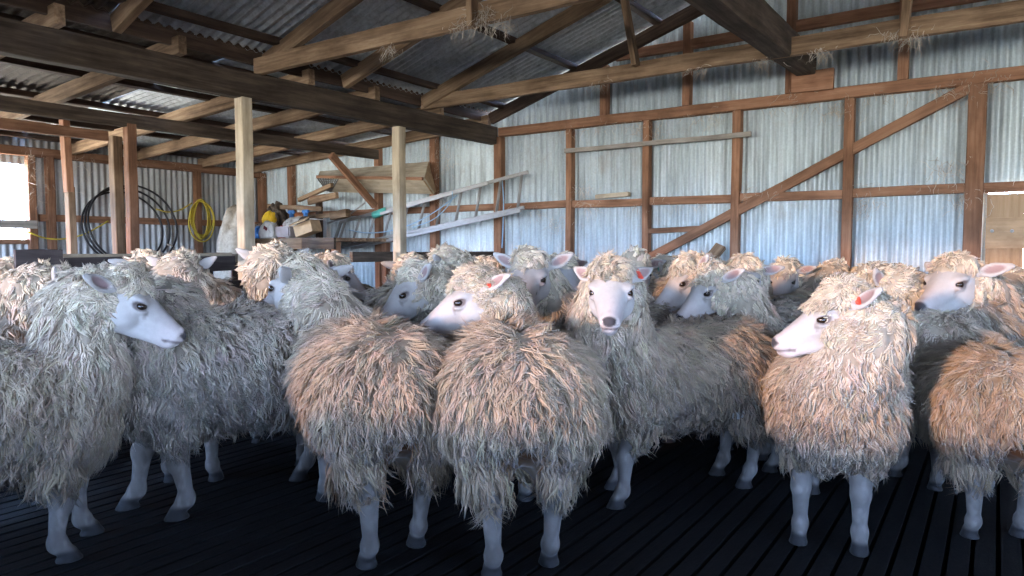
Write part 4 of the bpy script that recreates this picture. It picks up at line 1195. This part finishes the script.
# pen rails along the posts
def prail(p0, p1, w, h, mt, lb, cat='rail'):
    return timber('pen_rail', p0, p1, w, h, mt, lb, cat, kind='structure')
XP = XB-.04
prail((XP, 4.90, 1.03), (XP, 6.4, 1.03), .04, .08, 'beam', 'brown pen rail right of the pale post at the ladder')
a = onX(351, 257, XP); prail((XP, a.y, a.z), (XP, 4.78, a.z), .04, .09, 'beam', 'brown pen rail at the foot of the pale post by the ladder')
tp = onX(62, 258, XP); z_p = 1.055
prail((XP, -0.4, .55), (XP, 6.4, .55), .035, .14, 'dark', 'low pen board behind the left sheep'); prail((XP, -0.4, .30), (XP, 6.4, .30), .035, .14, 'dark', 'bottom pen board behind the left sheep')
prail((XP, -0.4, .80), (XP, 4.2, .80), .035, .14, 'dark', 'middle pen board behind the left sheep')
prail((XP, onX(62, 258, XP).y, 1.0), (XP, 3.12, 1.0), .04, .11, 'dark', 'dark top pen board left of the pale post')
cap = timber('pen_cap', (XP-.05, onX(62, 258, XP).y, 1.066), (XP-.05, 3.10, 1.066), .13, .022, 'post', 'pale cap board along the pen top left of the pale post', 'board')
pl = empty('pen_panel', (XP+.09, onX(38, 262, XP).y, 0)); tag(pl, 'dark solid pen panel standing behind the left sheep', 'panel', None, 'structure')
y0_, y1_ = onX(15, 262, XP+.09).y, onX(62, 262, XP+.09).y
for i in range(5):
    timber('panel_board', (XP+.09, y0_, .14+i*.215), (XP+.09, y1_, .14+i*.215), .03, .21, 'dark', parent=pl)
gp = empty('pen_gate', (XP-.25, 3.0, 0)); tag(gp, 'pale-topped pen gate beside the squared post', 'gate', None, 'structure')
for z_, mt in ((1.03, 'post'), (.80, 'dark'), (.55, 'dark')):
    timber('gate_rail', (XP-.28, 2.72, z_), (XP-.28, 3.55, z_), .03, .07, mt, parent=gp)
for y_ in (2.78, 3.05, 3.30):
    timber('gate_slat', (XP-.24, y_, .1), (XP-.24, y_, 1.0), .09, .02, 'dark', up=(1, 0, 0), parent=gp)

# offcut leaning on the wall behind the flock
a, b = onY(690, 285, 6.10), onY(721, 246, 6.36)
a = b + (a-b).normalized()*1.5
b2 = b; dirn = (b-a).normalized(); bot = a - dirn*((a.z-0.03)/dirn.z) if a.z > .03 else a
ln_ = timber('leaning_board', bot, b, .10, .045, 'rafter', 'short board leaning against the wall behind the flock', 'board', up=(0, -1, .4), kind='thing')

# wisps of wool caught on the rails and posts
def wisps(name, spots, n, L, lb):
    r = np.random.default_rng(len(spots)*7+n)
    P, N = [], []
    for (p, sx_, sy_, sz_, k) in spots:
        q = np.array(p)+r.normal(size=(k, 3))*np.array((sx_, sy_, sz_)); P.append(q)
    P = np.concatenate(P); N = np.tile(v3(0, -1, 0), (len(P), 1))
    T = unit(np.tile(v3(0, -.05, -1), (len(P), 1))+.75*r.normal(size=P.shape)+.4*vnoise(P, 9))
    V, Q, Tr, c = lock_mesh(P, N, T, L*(.4+r.random(len(P))), np.full(len(P), .0017), np.tile(v3(.60, .53, .44), (len(P), 1))*(.6+.6*r.random((len(P), 1))), r, crimp=.7, seg=4, lift=.12)
    return tag(link_mesh(name, np_mesh(name, V, Q, Tr, tint=c), M['wool']), lb, 'wool', None, 'stuff')
sp_ = []
rr_ = random.Random(5)
for x_ in np.arange(-4.4, 0.6, .21):
    if rr_.random() < .55: sp_.append(((x_, YW+.02, z_tg-.05), .07, .02, .03, rr_.randint(6, 24)))
    if rr_.random() < .5: sp_.append(((x_, YW+.02, z_mg+rr_.choice((-.05, .05))), .07, .02, .02, rr_.randint(5, 20)))
for px, py, k in ((962, 92, 90), (838, 110, 50), (950, 168, 60), (866, 203, 60), (965, 196, 80), (583, 190, 60), (560, 222, 50), (845, 100, 40), (590, 205, 60), (640, 128, 40), (700, 118, 40), (530, 210, 40), (660, 131, 40), (800, 98, 60), (985, 80, 60)):
    sp_.append((tuple(onY(px, py, YW+.03)), .08, .02, .05, k))
wisps('caught_wool', sp_, 1, .10, 'wisps of dusty wool caught along the rails of the iron wall')
sp_ = []
for px, py, k, s_ in ((443, 160, 130, .09), (300, 185, 110, .1), (270, 170, 90, .08), (255, 160, 60, .08), (430, 150, 60, .08), (440, 195, 60, .08), (350, 150, 60, .1)):
    sp_.append((tuple(onY(px, py, YW+.04)), s_, .02, s_*1.6, k))
wisps('caught_wool', sp_, 2, .13, 'dusty wool hanging on the iron wall around the hopper')
sp_ = []
for px, py, k in ((32, 180, 70), (33, 160, 50), (140, 163, 40), (85, 165, 50), (178, 175, 40), (300, 130, 0)):
    if k: sp_.append((tuple(onX(px, py, XL+.12)), .03, .08, .14, k))
wisps('caught_wool', sp_, 3, .13, 'dusty wool hanging around the bright opening and side wall')
sp_ = []
for px, py, k in ((475, 22, 60), (480, 10, 40), (500, 22, 50), (460, 28, 40), (390, 48, 30)):
    sp_.append((tuple(onY(px, py, Y1-.06)), .05, .015, .02, k))
for px, py, k in ((900, 34, 40), (915, 38, 40), (820, 52, 40), (760, 62, 30), (700, 70, 30), (600, 84, 20)):
    sp_.append((tuple(onY(px, py, Y2-.04)), .06, .015, .02, k))
wisps('caught_wool', sp_, 4, .09, 'wisps of wool dangling from the two pale tie beams')
WORLD_STRENGTH, SUN_E, SUN_AZ, SUN_EL, EXPOSURE = 46.0, 4.3, 12.0, 6.2, 0.08
# ---------------------------------------------------------------- light
sc = bpy.context.scene
w = bpy.data.worlds.new('sky'); sc.world = w; w.use_nodes = True
nt = w.node_tree; bg = nt.nodes['Background']
tc = nt.nodes.new('ShaderNodeTexCoord'); sx = nt.nodes.new('ShaderNodeSeparateXYZ')
nt.links.new(tc.outputs['Generated'], sx.inputs[0])
mr = nt.nodes.new('ShaderNodeMapRange'); mr.inputs['From Min'].default_value = -1; mr.inputs['From Max'].default_value = 1
nt.links.new(sx.outputs['Z'], mr.inputs[0])
col = ramp(nt, mr.outputs[0], [(0.0, (0.42, 0.38, 0.33)), (0.498, (0.62, 0.605, 0.57)), (0.525, (0.50, 0.67, 1.0)), (0.62, (0.30, 0.51, 1.0))])
nt.links.new(col, bg.inputs[0]); bg.inputs[1].default_value = WORLD_STRENGTH
# low warm sun from behind on the left
sd = bpy.data.lights.new('sun', 'SUN'); so = bpy.data.objects.new('sun', sd); C.objects.link(so)
sd.energy = SUN_E; sd.color = (1.0, 0.57, 0.29); sd.angle = R(2.5)
d = Vector((math.sin(R(SUN_AZ))*math.cos(R(SUN_EL)), math.cos(R(SUN_AZ))*math.cos(R(SUN_EL)), -math.sin(R(SUN_EL))))
so.rotation_euler = d.to_track_quat('-Z', 'Y').to_euler()
# the openings, so that the sky light through them is sampled well
def portal(x, y, z, sx_, sy_, nrm):
    l = bpy.data.lights.new('opening', 'AREA'); l.shape = 'RECTANGLE'; l.size = sx_; l.size_y = sy_
    l.cycles.is_portal = True
    o = bpy.data.objects.new('opening', l); C.objects.link(o); o.location = (x, y, z)
    o.rotation_euler = Vector(nrm).to_track_quat('-Z', 'Z').to_euler()
for h in HOLES.values():
    portal((h[0]+h[1])/2, YR-0.03, (h[2]+h[3])/2, h[1]-h[0], h[3]-h[2], (0, 1, 0))
portal(XR+0.03, YR+3.8, 1.70, 4.8, 0.80, (-1, 0, 0))
portal(XL-0.03, YS-4.86, 1.62, 3.5, 0.84, (1, 0, 0))
vs = sc.view_settings
vs.view_transform = 'Standard'; vs.look = 'None'; vs.gamma = 1.0; vs.use_curve_mapping = False
vs.exposure = EXPOSURE
sc.cycles.max_bounces = 8; sc.cycles.diffuse_bounces = 5
